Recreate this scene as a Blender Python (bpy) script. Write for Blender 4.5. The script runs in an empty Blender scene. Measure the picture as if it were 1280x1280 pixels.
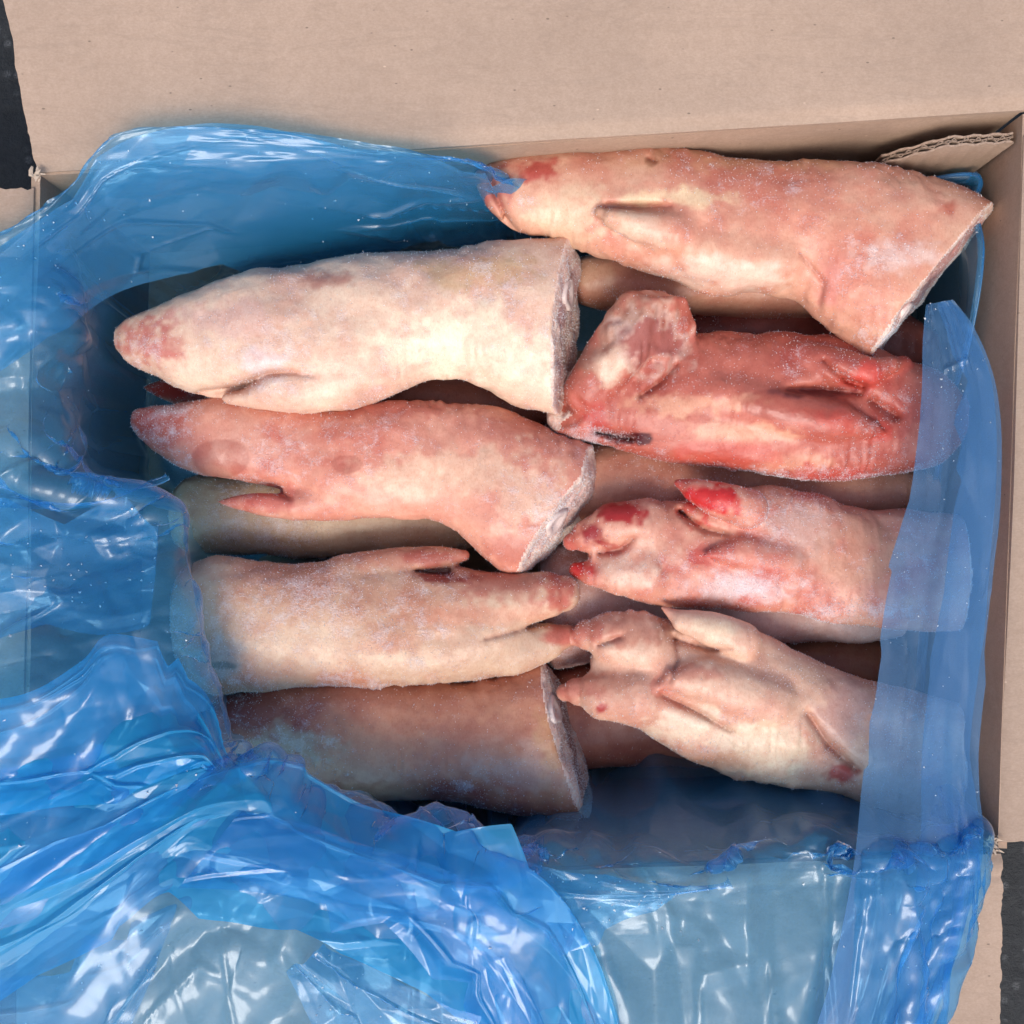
import bpy, math, random
import numpy as np
from mathutils import Vector
from mathutils.geometry import delaunay_2d_cdt

scene = bpy.context.scene
# ------------------------------------------------------------------ camera
H = 0.150                       # height of the box rim
CAMZ = 0.615
FOV = math.radians(50)
TAN = math.tan(FOV / 2)
cam_d = bpy.data.cameras.new("camera"); cam = bpy.data.objects.new("camera", cam_d)
scene.collection.objects.link(cam)
cam.location = (0, 0, CAMZ); cam_d.angle = FOV; cam_d.clip_start = 0.01; cam_d.clip_end = 100
scene.camera = cam
# ------------------------------------------------------------------ sky and sun (soft bright daylight)
SUN_DIR = Vector((-0.06, -0.58, 0.80)).normalized()      # towards the sun
elev = math.asin(SUN_DIR.z); azim = math.atan2(SUN_DIR.x, SUN_DIR.y)
world = bpy.data.worlds.new("World"); scene.world = world; world.use_nodes = True
wn = world.node_tree.nodes; bg = wn["Background"]
sky = wn.new("ShaderNodeTexSky"); sky.sky_type = 'NISHITA'; sky.sun_disc = False
sky.sun_elevation = elev; sky.sun_rotation = azim
sky.air_density = 1.0; sky.dust_density = 3.0; sky.ozone_density = 0.6
world.node_tree.links.new(sky.outputs[0], bg.inputs[0]); bg.inputs[1].default_value = 0.148
sun_d = bpy.data.lights.new("sun", 'SUN'); sun_d.energy = 1.5; sun_d.angle = math.radians(24); sun_d.color = (1.0, 0.97, 0.93)
sun = bpy.data.objects.new("sun", sun_d); scene.collection.objects.link(sun)
sun.rotation_euler = SUN_DIR.to_track_quat('Z', 'Y').to_euler()
vs = scene.view_settings
vs.view_transform = 'Standard'; vs.look = 'None'; vs.gamma = 1.0; vs.use_curve_mapping = False
vs.exposure = 0.44
scene.cycles.transparent_max_bounces = 20
scene.cycles.max_bounces = 6
scene.cycles.diffuse_bounces = 3
scene.cycles.glossy_bounces = 3
scene.cycles.transmission_bounces = 4
scene.cycles.use_adaptive_sampling = True
scene.cycles.adaptive_threshold = 0.03
scene.cycles.caustics_reflective = False
scene.cycles.caustics_refractive = False
scene.cycles.use_denoising = True
C = scene.collection

# ------------------------------------------------------------------ helpers
def lin(r, g, b):
    f = lambda c: ((c / 255) / 12.92) if c / 255 <= 0.04045 else (((c / 255) + 0.055) / 1.055) ** 2.4
    return np.array([f(r), f(g), f(b)])

def mpp(z):                      # metres per photo pixel at height z
    return (CAMZ - z) * TAN / 640

SR = mpp(H)
def plan(px, py, z):             # plan position given in rim-plane pixels
    return np.array([(px - 640) * SR, (640 - py) * SR, z])

_rng = np.random.default_rng(7)
LAT = _rng.random((64, 64, 64)).astype(np.float32) * 2 - 1
def vnoise(P, wl, seed=0):       # smooth value noise at points P (n,3), wavelength wl
    q = P / wl + np.array([seed * 7.31, seed * 3.77, seed * 5.19])
    i = np.floor(q).astype(np.int32); f = (q - i).astype(np.float32); f = f * f * (3 - 2 * f)
    i &= 63; j = (i + 1) & 63
    x0, y0, z0 = i[:, 0], i[:, 1], i[:, 2]; x1, y1, z1 = j[:, 0], j[:, 1], j[:, 2]
    fx, fy, fz = f[:, 0], f[:, 1], f[:, 2]
    a = LAT[x0, y0, z0] * (1 - fx) + LAT[x1, y0, z0] * fx
    b = LAT[x0, y1, z0] * (1 - fx) + LAT[x1, y1, z0] * fx
    c = LAT[x0, y0, z1] * (1 - fx) + LAT[x1, y0, z1] * fx
    d = LAT[x0, y1, z1] * (1 - fx) + LAT[x1, y1, z1] * fx
    a = a * (1 - fy) + b * fy; c = c * (1 - fy) + d * fy
    return a * (1 - fz) + c * fz
def fbm(P, wl, octs=3, seed=0):
    return sum(vnoise(P, wl / 2 ** o, seed + o) * 0.5 ** o for o in range(octs))

def sstep(a, b, x):
    t = np.clip((x - a) / (b - a), 0, 1); return t * t * (3 - 2 * t)

def mesh_obj(name, V, F, mat, parent=None, smooth=True, normals=None, attrs=None):
    me = bpy.data.meshes.new(name)
    V = np.asarray(V, dtype=np.float64); 
    if isinstance(F, np.ndarray):
        n, k = F.shape
        me.vertices.add(len(V)); me.vertices.foreach_set("co", V.astype(np.float32).ravel())
        me.loops.add(n * k); me.loops.foreach_set("vertex_index", F.astype(np.int32).ravel())
        me.polygons.add(n); me.polygons.foreach_set("loop_start", np.arange(0, n * k, k, dtype=np.int32))
        me.update(calc_edges=True); me.validate()
    else:
        me.from_pydata([tuple(v) for v in V], [], F); me.update()
    me.polygons.foreach_set("use_smooth", [smooth] * len(me.polygons))
    if attrs:
        for an, (typ, arr) in attrs.items():
            at = me.attributes.new(an, typ, 'POINT')
            if typ == 'FLOAT':
                at.data.foreach_set("value", arr.astype(np.float32))
            else:
                at.data.foreach_set("color", np.c_[arr, np.ones(len(arr))].astype(np.float32).ravel())
    if normals is not None:
        me.normals_split_custom_set_from_vertices(normals.tolist())
    me.materials.append(mat)
    o = bpy.data.objects.new(name, me); C.objects.link(o)
    if parent is not None: o.parent = parent
    return o

def thing(name, label, cat, loc=(0, 0, 0), group=None):
    o = bpy.data.objects.new(name, None); C.objects.link(o); o.location = loc
    o.empty_display_size = 0.02
    o["label"] = label; o["category"] = cat
    if group: o["group"] = group
    return o

# ------------------------------------------------------------------ materials
class NT:
    def __init__(s, name):
        s.m = bpy.data.materials.new(name); s.m.use_nodes = True; s.t = s.m.node_tree
        s.t.nodes.clear(); s.out = s.n("ShaderNodeOutputMaterial")
    def n(s, typ, **kw):
        nd = s.t.nodes.new(typ)
        for k, v in kw.items():
            if k.startswith("_"): setattr(nd, k[1:], v)
        return nd
    def l(s, a, b): s.t.links.new(a, b)
    def tex(s): return s.n("ShaderNodeTexCoord").outputs["Object"]
    def noise(s, vec, scale, detail=3, rough=0.55, dist=0.0):
        nd = s.n("ShaderNodeTexNoise"); s.l(vec, nd.inputs["Vector"])
        nd.inputs["Scale"].default_value = scale; nd.inputs["Detail"].default_value = detail
        nd.inputs["Roughness"].default_value = rough; nd.inputs["Distortion"].default_value = dist
        return nd.outputs["Fac"]
    def ramp(s, fac, stops):
        nd = s.n("ShaderNodeValToRGB"); s.l(fac, nd.inputs[0]); e = nd.color_ramp.elements
        while len(e) < len(stops): e.new(0.5)
        for el, (p, c) in zip(e, stops):
            el.position = p
            el.color = (*c, 1) if hasattr(c, '__len__') else (c, c, c, 1)
        return nd.outputs[0]
    def math(s, op, a, b=None, clamp=False):
        nd = s.n("ShaderNodeMath"); nd.operation = op; nd.use_clamp = clamp
        for i, v in enumerate((a, b)):
            if v is None: continue
            if isinstance(v, (int, float)): nd.inputs[i].default_value = v
            else: s.l(v, nd.inputs[i])
        return nd.outputs[0]
    def mix(s, fac, a, b, blend='MIX'):
        nd = s.n("ShaderNodeMix"); nd.data_type = 'RGBA'; nd.blend_type = blend
        for sock, v in ((nd.inputs["Factor"], fac), (nd.inputs[6], a), (nd.inputs[7], b)):
            if isinstance(v, (int, float)): sock.default_value = v
            elif isinstance(v, (tuple, list, np.ndarray)): sock.default_value = (*[float(x) for x in v], 1)
            else: s.l(v, sock)
        return nd.outputs[2]
    def bump(s, h, strength, dist, prev=None):
        nd = s.n("ShaderNodeBump"); s.l(h, nd.inputs["Height"])
        nd.inputs["Strength"].default_value = strength; nd.inputs["Distance"].default_value = dist
        if prev is not None: s.l(prev, nd.inputs["Normal"])
        return nd.outputs[0]
    def bsdf(s, **kw):
        p = s.n("ShaderNodeBsdfPrincipled")
        for k, v in kw.items():
            k = k.replace("_", " ")
            if isinstance(v, (int, float)): p.inputs[k].default_value = v
            elif isinstance(v, (tuple, list, np.ndarray)):
                v = [float(x) for x in v]
                p.inputs[k].default_value = (*v, 1) if len(v) == 3 and k not in ("Subsurface Radius",) else v
            else: s.l(v, p.inputs[k])
        return p
    def vor(s, vec, scale, feature='F1', out="Distance"):
        nd = s.n("ShaderNodeTexVoronoi"); nd.feature = feature; s.l(vec, nd.inputs["Vector"]); nd.inputs["Scale"].default_value = scale
        return nd.outputs[out]

def mat_skin(name="skin", sss=0.0):
    t = NT(name); v = t.tex()
    col = t.n("ShaderNodeAttribute", _attribute_name="Col").outputs["Color"]
    fr = t.n("ShaderNodeAttribute", _attribute_name="frost").outputs["Fac"]
    wet = t.n("ShaderNodeAttribute", _attribute_name="wet").outputs["Fac"]
    # mottling of the skin itself
    m1 = t.noise(v, 55, 5, 0.6, 0.6)
    col = t.mix(t.ramp(m1, [(0.35, 0.0), (0.7, 1.0)]), t.mix(1.0, col, (0.90, 0.80, 0.78), 'MULTIPLY'), t.mix(1.0, col, (1.06, 1.05, 1.02), 'MULTIPLY'))
    m2 = t.noise(v, 320, 4, 0.7)
    col = t.mix(t.ramp(m2, [(0.42, 0.0), (0.68, 0.55)]), col, t.mix(1.0, col, (0.92, 0.74, 0.68), 'MULTIPLY'))
    mh = t.n("ShaderNodeMapping"); mh.inputs["Scale"].default_value = (1500, 650, 1000); t.l(v, mh.inputs[0])
    hair = t.noise(mh.outputs[0], 1.0, 2, 0.6)
    col = t.mix(t.ramp(hair, [(0.36, 0.35), (0.50, 0.0)]), col, t.mix(1.0, col, (0.82, 0.68, 0.62), 'MULTIPLY'))
    # pores / stubble
    pores = t.vor(v, 900)
    col = t.mix(t.ramp(pores, [(0.10, 0.35), (0.22, 0.0)]), col, t.mix(1.0, col, (0.72, 0.58, 0.52), 'MULTIPLY'))
    # frost: fine white grains, in patches
    f1 = t.noise(v, 1300, 2, 0.7); f2 = t.noise(v, 150, 6, 0.72, 0.3)
    fm = t.math('ADD', t.math('MULTIPLY', f1, 0.60), t.math('MULTIPLY', f2, 1.25))
    thr = t.math('SUBTRACT', 1.27, t.math('MULTIPLY', fr, 0.68))
    fa = t.math('MULTIPLY', t.math('SUBTRACT', fm, thr), 2.0, True)
    fa = t.math('MULTIPLY', fa, 0.66)
    col2 = t.mix(fa, col, (0.88, 0.85, 0.87))
    rough = t.math('ADD', t.math('SUBTRACT', 0.42, t.math('MULTIPLY', wet, 0.06)), t.math('MULTIPLY', fa, 0.35))
    b = t.bump(t.noise(v, 420, 3, 0.6), 0.28, 0.0008)
    b = t.bump(t.math('MULTIPLY', f1, fa), 0.7, 0.0010, b)
    p = t.bsdf(Base_Color=col2, Roughness=rough, Normal=b, Specular_IOR_Level=0.45, Subsurface_Weight=sss, Subsurface_Radius=(1.0, 0.45, 0.3), Subsurface_Scale=0.0025)
    t.l(p.outputs[0], t.out.inputs[0]); return t.m

def mat_cut():
    t = NT("cut_meat"); v = t.tex()
    col = t.n("ShaderNodeAttribute", _attribute_name="Col").outputs["Color"]
    n = t.noise(v, 260, 5, 0.7, 0.8)
    c = t.mix(t.ramp(n, [(0.42, 0.0), (0.62, 1.0)]), t.mix(1.0, col, (0.88, 0.68, 0.64), 'MULTIPLY'), col)
    f = t.noise(v, 900, 3, 0.7)
    c = t.mix(t.ramp(f, [(0.52, 0.0), (0.68, 0.6)]), c, (0.93, 0.86, 0.82))
    b = t.bump(n, 0.8, 0.002); b = t.bump(f, 0.7, 0.001, b)
    p = t.bsdf(Base_Color=c, Roughness=0.5, Normal=b)
    t.l(p.outputs[0], t.out.inputs[0]); return t.m

def mat_frost():
    t = NT("frost_crystal")
    p = t.bsdf(Base_Color=(0.88, 0.87, 0.88), Roughness=0.45, Specular_IOR_Level=0.5)
    tr = t.n("ShaderNodeBsdfTranslucent"); tr.inputs[0].default_value = (0.85, 0.87, 0.9, 1)
    mx = t.n("ShaderNodeMixShader"); mx.inputs[0].default_value = 0.4
    t.l(p.outputs[0], mx.inputs[1]); t.l(tr.outputs[0], mx.inputs[2]); t.l(mx.outputs[0], t.out.inputs[0]); return t.m

def mat_card(name, base, seed=0.0):
    t = NT(name); v = t.tex()
    mp = t.n("ShaderNodeMapping"); mp.inputs["Location"].default_value = (seed, seed * 2, 0); t.l(v, mp.inputs[0]); v = mp.outputs[0]
    base = np.array(base)
    big = t.noise(v, 14, 4, 0.6)
    c = t.mix(t.ramp(big, [(0.3, 0.0), (0.75, 1.0)]), base * 0.88, base * 1.06)
    ms = t.n("ShaderNodeMapping"); ms.inputs["Scale"].default_value = (800, 1300, 900); t.l(v, ms.inputs[0])
    fib = t.noise(ms.outputs[0], 1.0, 3, 0.7)
    c = t.mix(t.ramp(fib, [(0.35, 0.0), (0.65, 0.55)]), c, t.mix(1.0, c, (0.78, 0.75, 0.71), 'MULTIPLY'))
    med = t.noise(v, 240, 5, 0.75)
    c = t.mix(t.ramp(med, [(0.38, 0.5), (0.6, 0.0)]), c, t.mix(1.0, c, (0.86, 0.84, 0.82), 'MULTIPLY'))
    # faint lines of the fluting under the liner
    wv = t.n("ShaderNodeTexWave"); wv.bands_direction = 'Y'; wv.inputs["Scale"].default_value = 43; wv.inputs["Distortion"].default_value = 0.6
    t.l(v, wv.inputs[0])
    c = t.mix(t.math('MULTIPLY', wv.outputs["Fac"], 0.012), c, base * 0.72)
    # dark specks and pale fibres of recycled paper
    mv = t.n("ShaderNodeMapping"); mv.inputs["Scale"].default_value = (1.0, 1.9, 1.0); mv.inputs["Rotation"].default_value = (0, 0, 0.5); t.l(v, mv.inputs[0])
    sp = t.n("ShaderNodeTexVoronoi"); sp.inputs["Scale"].default_value = 150; t.l(mv.outputs[0], sp.inputs["Vector"])
    pick = t.n("ShaderNodeSeparateColor"); t.l(sp.outputs["Color"], pick.inputs[0])
    dk = t.math('MULTIPLY', t.ramp(sp.outputs["Distance"], [(0.06, 1.0), (0.13, 0.0)]), t.ramp(pick.outputs[0], [(0.80, 0.0), (0.84, 1.0)]))
    c = t.mix(t.math('MULTIPLY', dk, 0.75), c, base * 0.30)
    lt = t.math('MULTIPLY', t.ramp(sp.outputs["Distance"], [(0.06, 1.0), (0.12, 0.0)]), t.ramp(pick.outputs[1], [(0.96, 0.0), (0.98, 1.0)]))
    c = t.mix(t.math('MULTIPLY', lt, 0.5), c, base * 1.5)
    mc = t.n("ShaderNodeMapping"); mc.inputs["Scale"].default_value = (9, 55, 20); mc.inputs["Rotation"].default_value = (0, 0, 0.12); t.l(v, mc.inputs[0])
    sc = t.noise(mc.outputs[0], 1.0, 4, 0.6, 0.4)
    c = t.mix(t.ramp(sc, [(0.485, 0.0), (0.5, 0.22), (0.515, 0.0)]), c, base * 0.62)
    b = t.bump(fib, 0.18, 0.0004); b = t.bump(med, 0.15, 0.001, b); b = t.bump(wv.outputs["Fac"], 0.04, 0.0008, b)
    p = t.bsdf(Base_Color=c, Roughness=0.82, Normal=b, Specular_IOR_Level=0.25)
    t.l(p.outputs[0], t.out.inputs[0]); return t.m

def mat_asphalt():
    t = NT("asphalt"); v = t.tex()
    n = t.noise(v, 60, 6, 0.7)
    c = t.mix(t.ramp(n, [(0.35, 0.0), (0.7, 1.0)]), (0.010, 0.011, 0.012), (0.032, 0.033, 0.034))
    sp = t.n("ShaderNodeTexVoronoi"); sp.inputs["Scale"].default_value = 170; t.l(v, sp.inputs["Vector"])
    pick = t.n("ShaderNodeSeparateColor"); t.l(sp.outputs["Color"], pick.inputs[0])
    st = t.math('MULTIPLY', t.ramp(sp.outputs["Distance"], [(0.20, 1.0), (0.45, 0.0)]), t.ramp(pick.outputs[0], [(0.70, 0.0), (0.95, 1.0)]))
    fine = t.noise(v, 900, 4, 0.8)
    st = t.math('MULTIPLY', st, t.ramp(fine, [(0.4, 0.0), (0.6, 1.0)]))
    c = t.mix(t.math('MULTIPLY', st, 0.55), c, (0.20, 0.20, 0.20))
    b = t.bump(n, 0.9, 0.004); b = t.bump(fine, 0.6, 0.001, b)
    p = t.bsdf(Base_Color=c, Roughness=0.75, Normal=b)
    t.l(p.outputs[0], t.out.inputs[0]); return t.m

def mat_film(name="blue_film", tint=(0.58, 0.83, 0.97), dif=0.20, dcol=(0.02, 0.46, 0.94)):
    t = NT(name)
    trn = t.n("ShaderNodeBsdfTransparent"); trn.inputs[0].default_value = (*tint, 1)
    df = t.n("ShaderNodeBsdfDiffuse"); df.inputs[0].default_value = (*dcol, 1)
    tl = t.n("ShaderNodeBsdfTranslucent"); tl.inputs[0].default_value = (*dcol, 1)
    m0 = t.n("ShaderNodeMixShader"); m0.inputs[0].default_value = 0.3; t.l(df.outputs[0], m0.inputs[1]); t.l(tl.outputs[0], m0.inputs[2])
    m1 = t.n("ShaderNodeMixShader"); m1.inputs[0].default_value = dif
    t.l(trn.outputs[0], m1.inputs[1]); t.l(m0.outputs[0], m1.inputs[2])
    gl = t.n("ShaderNodeBsdfGlossy"); gl.inputs[0].default_value = (0.95, 0.97, 1, 1); gl.inputs["Roughness"].default_value = 0.15
    gh = t.n("ShaderNodeBsdfGlossy"); gh.inputs[0].default_value = (0.95, 0.97, 1, 1); gh.inputs["Roughness"].default_value = 0.48
    mg = t.n("ShaderNodeMixShader"); mg.inputs[0].default_value = 0.55; t.l(gl.outputs[0], mg.inputs[1]); t.l(gh.outputs[0], mg.inputs[2])
    # thin film: same Fresnel from both faces
    bf = t.n("ShaderNodeNewGeometry").outputs["Backfacing"]
    ior = t.math('ADD', 1.5, t.math('MULTIPLY', bf, 1 / 1.5 - 1.5))
    fs = t.n("ShaderNodeFresnel"); t.l(ior, fs.inputs[0])
    m2 = t.n("ShaderNodeMixShader"); t.l(t.math('MULTIPLY', fs.outputs[0], 1.1, True), m2.inputs[0])
    t.l(m1.outputs[0], m2.inputs[1]); t.l(mg.outputs[0], m2.inputs[2])
    t.l(m2.outputs[0], t.out.inputs[0]); return t.m

def mat_plain(name, col, rough=0.5):
    t = NT(name); v = t.tex(); n = t.noise(v, 400, 4, 0.7)
    c = t.mix(n, np.array(col) * 0.8, np.array(col) * 1.15)
    p = t.bsdf(Base_Color=c, Roughness=rough, Normal=t.bump(n, 0.5, 0.001))
    t.l(p.outputs[0], t.out.inputs[0]); return t.m

M_SKIN = mat_skin(); M_CUT = mat_cut(); M_FROST = mat_frost()
CARD = lin(196, 169, 148) * 0.82
M_CARD = mat_card("cardboard", CARD); M_CARD2 = mat_card("cardboard_inner", CARD * np.array([1.02, 0.99, 0.96]), 3.1)
M_CARDEDGE = mat_card("cardboard_core", CARD * 0.75, 5.2)
M_ASPH = mat_asphalt(); M_FILM = mat_film(); M_FILM3 = mat_film('blue_film_milky', (0.52, 0.74, 0.92), 0.30, (0.13, 0.38, 0.74)); M_FILM2 = mat_film('blue_film_bunched', (0.42, 0.79, 0.97), 0.42, (0.008, 0.50, 0.97)); M_BONE = mat_plain("bone", lin(225, 205, 195), 0.4)
M_PULP = mat_plain("torn_paper", lin(190, 170, 150), 0.9)
M_GRAVEL = mat_plain("stone_chip", lin(92, 92, 92), 0.8)

# ------------------------------------------------------------------ ground
g = mesh_obj("ground", [(-2, -2, 0), (2, -2, 0), (2, 2, 0), (-2, 2, 0)], [(0, 1, 2, 3)], M_ASPH); g["kind"] = "structure"
rnd = random.Random(3)

# ------------------------------------------------------------------ cardboard box
TL, TR, BR, BL = (45, 214), (1284, 138), (1252, 1064), (22, 1112)     # rim corners, rim-plane pixels
box = thing("cardboard_box", "open brown corrugated cardboard box with its flaps folded outwards", "box")
def sheet(name, fn, nu, nv, thick, mat, parent, jag=(0, 0, 0, 0), seed=1):
    """a stiff board: fn(u,v)->point of its upper face and downward direction; jag = roughness of edges u0,u1,v0,v1 in m"""
    U, Vv = np.meshgrid(np.linspace(0, 1, nu), np.linspace(0, 1, nv), indexing='ij')
    P, N = fn(U.ravel(), Vv.ravel())
    P = P.reshape(nu, nv, 3); N = N.reshape(nu, nv, 3)
    r = np.random.default_rng(seed)
    def j(n, a):
        s = np.arange(n) * 0.0012
        return (fbm(np.c_[s, s * 0 + seed, s * 0], 0.006, 3, seed) + 0.5 * r.normal(size=n) * 0.5) * a
    if jag[0]: P[0] += (P[1] - P[0]) / np.linalg.norm(P[1] - P[0], axis=1, keepdims=True) * j(nv, jag[0])[:, None]
    if jag[1]: P[-1] += (P[-1] - P[-2]) / np.linalg.norm(P[-1] - P[-2], axis=1, keepdims=True) * j(nv, jag[1])[:, None]
    if jag[2]: P[:, 0] += (P[:, 1] - P[:, 0]) / np.linalg.norm(P[:, 1] - P[:, 0], axis=1, keepdims=True) * j(nu, jag[2])[:, None]
    if jag[3]: P[:, -1] += (P[:, -1] - P[:, -2]) / np.linalg.norm(P[:, -1] - P[:, -2], axis=1, keepdims=True) * j(nu, jag[3])[:, None]
    A = P.reshape(-1, 3); B = (P + N * thick).reshape(-1, 3)
    n = nu * nv; idx = np.arange(n).reshape(nu, nv)
    q = np.stack([idx[:-1, :-1], idx[1:, :-1], idx[1:, 1:], idx[:-1, 1:]], -1).reshape(-1, 4)
    F = [q, q[:, ::-1] + n]
    for e in (idx[0, :], idx[-1, ::-1], idx[::-1, 0], idx[:, -1]):
        F.append(np.stack([e[:-1], e[1:], e[1:] + n, e[:-1] + n], -1))
    o = mesh_obj(name, np.r_[A, B], np.concatenate(F), mat, parent, smooth=True)
    o.data.set_sharp_from_angle(angle=math.radians(40))
    return o
def lerp2(a, b, t): return (a[0] + (b[0] - a[0]) * t, a[1] + (b[1] - a[1]) * t)
def quad_fn(c00, c10, c11, c01, warp=0.0, seed=0, crease=None, down=(0, 0, -1)):
    c = [np.array(x, float) for x in (c00, c10, c11, c01)]
    def fn(u, v):
        u = u[:, None]; v = v[:, None]
        P = c[0] * (1 - u) * (1 - v) + c[1] * u * (1 - v) + c[2] * u * v + c[3] * (1 - u) * v
        nrm = np.cross(c[1] - c[0], c[3] - c[0]); nrm /= np.linalg.norm(nrm)
        if np.dot(nrm, down) > 0: nrm = -nrm
        d = warp * fbm(P, 0.12, 3, seed)
        if crease: 
            vv = v[:, 0]
            for c0, w, dep in crease: d = d - dep * np.exp(-((vv - c0) / w) ** 2)
        P = P + nrm * d[:, None]
        return P, np.repeat(-nrm[None], len(P), 0)
    return fn
TH = 0.0038
z1 = H
# flaps
back = sheet("flap", quad_fn(plan(*TL, z1), plan(*TR, z1 + 0.001), plan(1330, -170, z1 + 0.022), plan(-6, -150, z1 + 0.014), 0.0022, 3,
      [(0.0, 0.03, 0.002), (0.035, 0.006, 0.0007)]), 260, 70, TH, M_CARD, box, (0.0006, 0, 0, 0), 11)
back["label"] = "wide flap at the back folded open"
front = sheet("flap", quad_fn(plan(BL[0], BL[1] + 3, z1), plan(BR[0], BR[1] + 4, z1), plan(1263, 1440, z1 - 0.012), plan(10, 1440, z1 - 0.010), 0.002, 5,
      [(0.0, 0.02, 0.002), (0.075, 0.008, 0.0006)]), 200, 90, TH, M_CARD, box, (0, 0.0008, 0, 0), 12)
front["label"] = "front flap folded open under the plastic"
left = sheet("flap", quad_fn(plan(BL[0], BL[1] - 6, z1), plan(TL[0] - 6, TL[1] + 22, z1), plan(-330, 226, z1 + 0.004), plan(-330, 1120, z1), 0.002, 7,
      [(0.0, 0.02, 0.002)]), 80, 60, TH, M_CARD, box, (0, 0.001, 0, 0), 13)
left["label"] = "left flap folded open under the plastic"
right = sheet("flap", quad_fn(plan(TR[0], TR[1] + 30, z1 - 0.001), plan(BR[0] + 2, BR[1] - 9, z1 - 0.001), plan(1600, 1066, z1 - 0.006), plan(1600, 180, z1), 0.0015, 9,
      [(0.0, 0.02, 0.002)]), 120, 40, TH, M_CARD, box, (0, 0.0012, 0, 0), 14)
right["label"] = "right flap folded open"
# walls (inner faces on the rim lines)
def wall(a, b, seed, cr=None):
    d = np.array([0, 0, 0.0])
    pa, pb = plan(*a, 0), plan(*b, 0)
    t = (pb - pa) / np.linalg.norm(pb - pa); nrm = np.array([-t[1], t[0], 0])
    mid = (pa + pb) / 2
    if np.dot(nrm, -mid) < 0: nrm = -nrm          # inward
    up = np.array([0, 0, 1.0])
    return sheet("wall", quad_fn(pa + up * 0.001, pb + up * 0.001, pb + up * (H - 0.0042), pa + up * (H - 0.0042), 0.0016, seed, cr, down=-nrm), 120, 40, TH, M_CARD2, box, (0, 0, 0, 0), seed)
for k, (a, b) in enumerate(((TL, TR), (TR, BR), (BR, BL), (BL, TL))): wall(a, b, 21 + k)
bq = [plan(*c, 0.004) for c in (BL, BR, TR, TL)]
sheet("bottom", quad_fn(*bq, 0.0004, 1), 10, 10, 0.003, M_CARD2, box)
# glued corner tab on the inner back wall, its fluted cut edge showing
def tab():
    pa = plan(1130, 167, 0); pb = plan(1278, 158, 0)
    ext = pb - pa; L = np.linalg.norm(ext); t = ext / L; nrm = np.array([t[1], -t[0], 0])
    def top(s):     # slanted end, then level
        return H - 0.0085 - 0.020 * np.clip(1 - s / 0.022, 0, 1)
    ns = 170; s = np.linspace(0, L, ns)
    tabo = None
    for nm, off, th, amp in (("tab_liner", 0.0, 0.00045, 0), ("tab_liner", 0.0036, 0.00045, 0), ("tab_fluting", 0.0018, 0.0003, 0.0013), ("tab_liner", 0.0018, 0.00025, 0)):
        V = []; F = []
        for i in range(ns):
            tri = amp * (2 / math.pi) * math.asin(math.sin(2 * math.pi * s[i] / 0.0052))
            wob = 0.0003 * math.sin(s[i] * 700 + off * 900)
            for d in (off + tri - th + wob, off + tri + th + wob):
                p = pa + t * s[i] + nrm * d
                V += [(p[0], p[1], top(s[i]) - 0.05), (p[0], p[1], top(s[i]) + 0.0002 * math.sin(s[i] * 2311 + off * 4000))]
        for i in range(ns - 1):
            a = i * 4; b = a + 4
            F += [(a, a + 1, b + 1, b), (a + 2, b + 2, b + 3, a + 3), (a + 1, a + 3, b + 3, b + 1)]
        F += [(0, 2, 3, 1), (4 * ns - 4, 4 * ns - 3, 4 * ns - 1, 4 * ns - 2)]
        if tabo is None:
            tabo = mesh_obj("corner_tab", V, F, M_CARD, box, False)
        else:
            mesh_obj("liner" if amp == 0 else "fluting", V, F, M_CARD if off == 0.0036 else M_CARDEDGE, tabo, False)
tab()
# frayed paper at the torn corners
def fray(px, py, z, n, size, seed):
    r = random.Random(seed); V = []; F = []
    c = plan(px, py, z)
    for k in range(n):
        a = r.uniform(0, 6.28); L = size * r.uniform(0.4, 1.1); w = L * r.uniform(0.08, 0.25); el = r.uniform(-0.1, 0.9)
        d = np.array([math.cos(a) * math.cos(el), math.sin(a) * math.cos(el), math.sin(el)])
        sd = np.array([-math.sin(a), math.cos(a), 0.3]); o = c + np.array([r.uniform(-1, 1), r.uniform(-1, 1), 0]) * size * 0.5
        b = len(V); curl = np.array([0, 0, 1]) * L * 0.3
        V += [o - sd * w, o + sd * w, o + d * L * 0.5 + sd * w * 0.8 + curl, o + d * L * 0.5 - sd * w * 0.8 + curl, o + d * L + sd * w * 0.2 + curl * r.uniform(-0.5, 1), o + d * L - sd * w * 0.2 + curl * r.uniform(-0.5, 1)]
        F += [(b, b + 1, b + 2, b + 3), (b + 3, b + 2, b + 4, b + 5)]
    o = mesh_obj("frayed_paper", V, F, M_PULP, box, True); o["kind"] = "stuff"
fray(46, 222, H + 0.001, 12, 0.004, 1); fray(1240, 1052, H - 0.002, 24, 0.0042, 2); fray(1242, 1062, H, 8, 0.003, 4)

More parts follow.
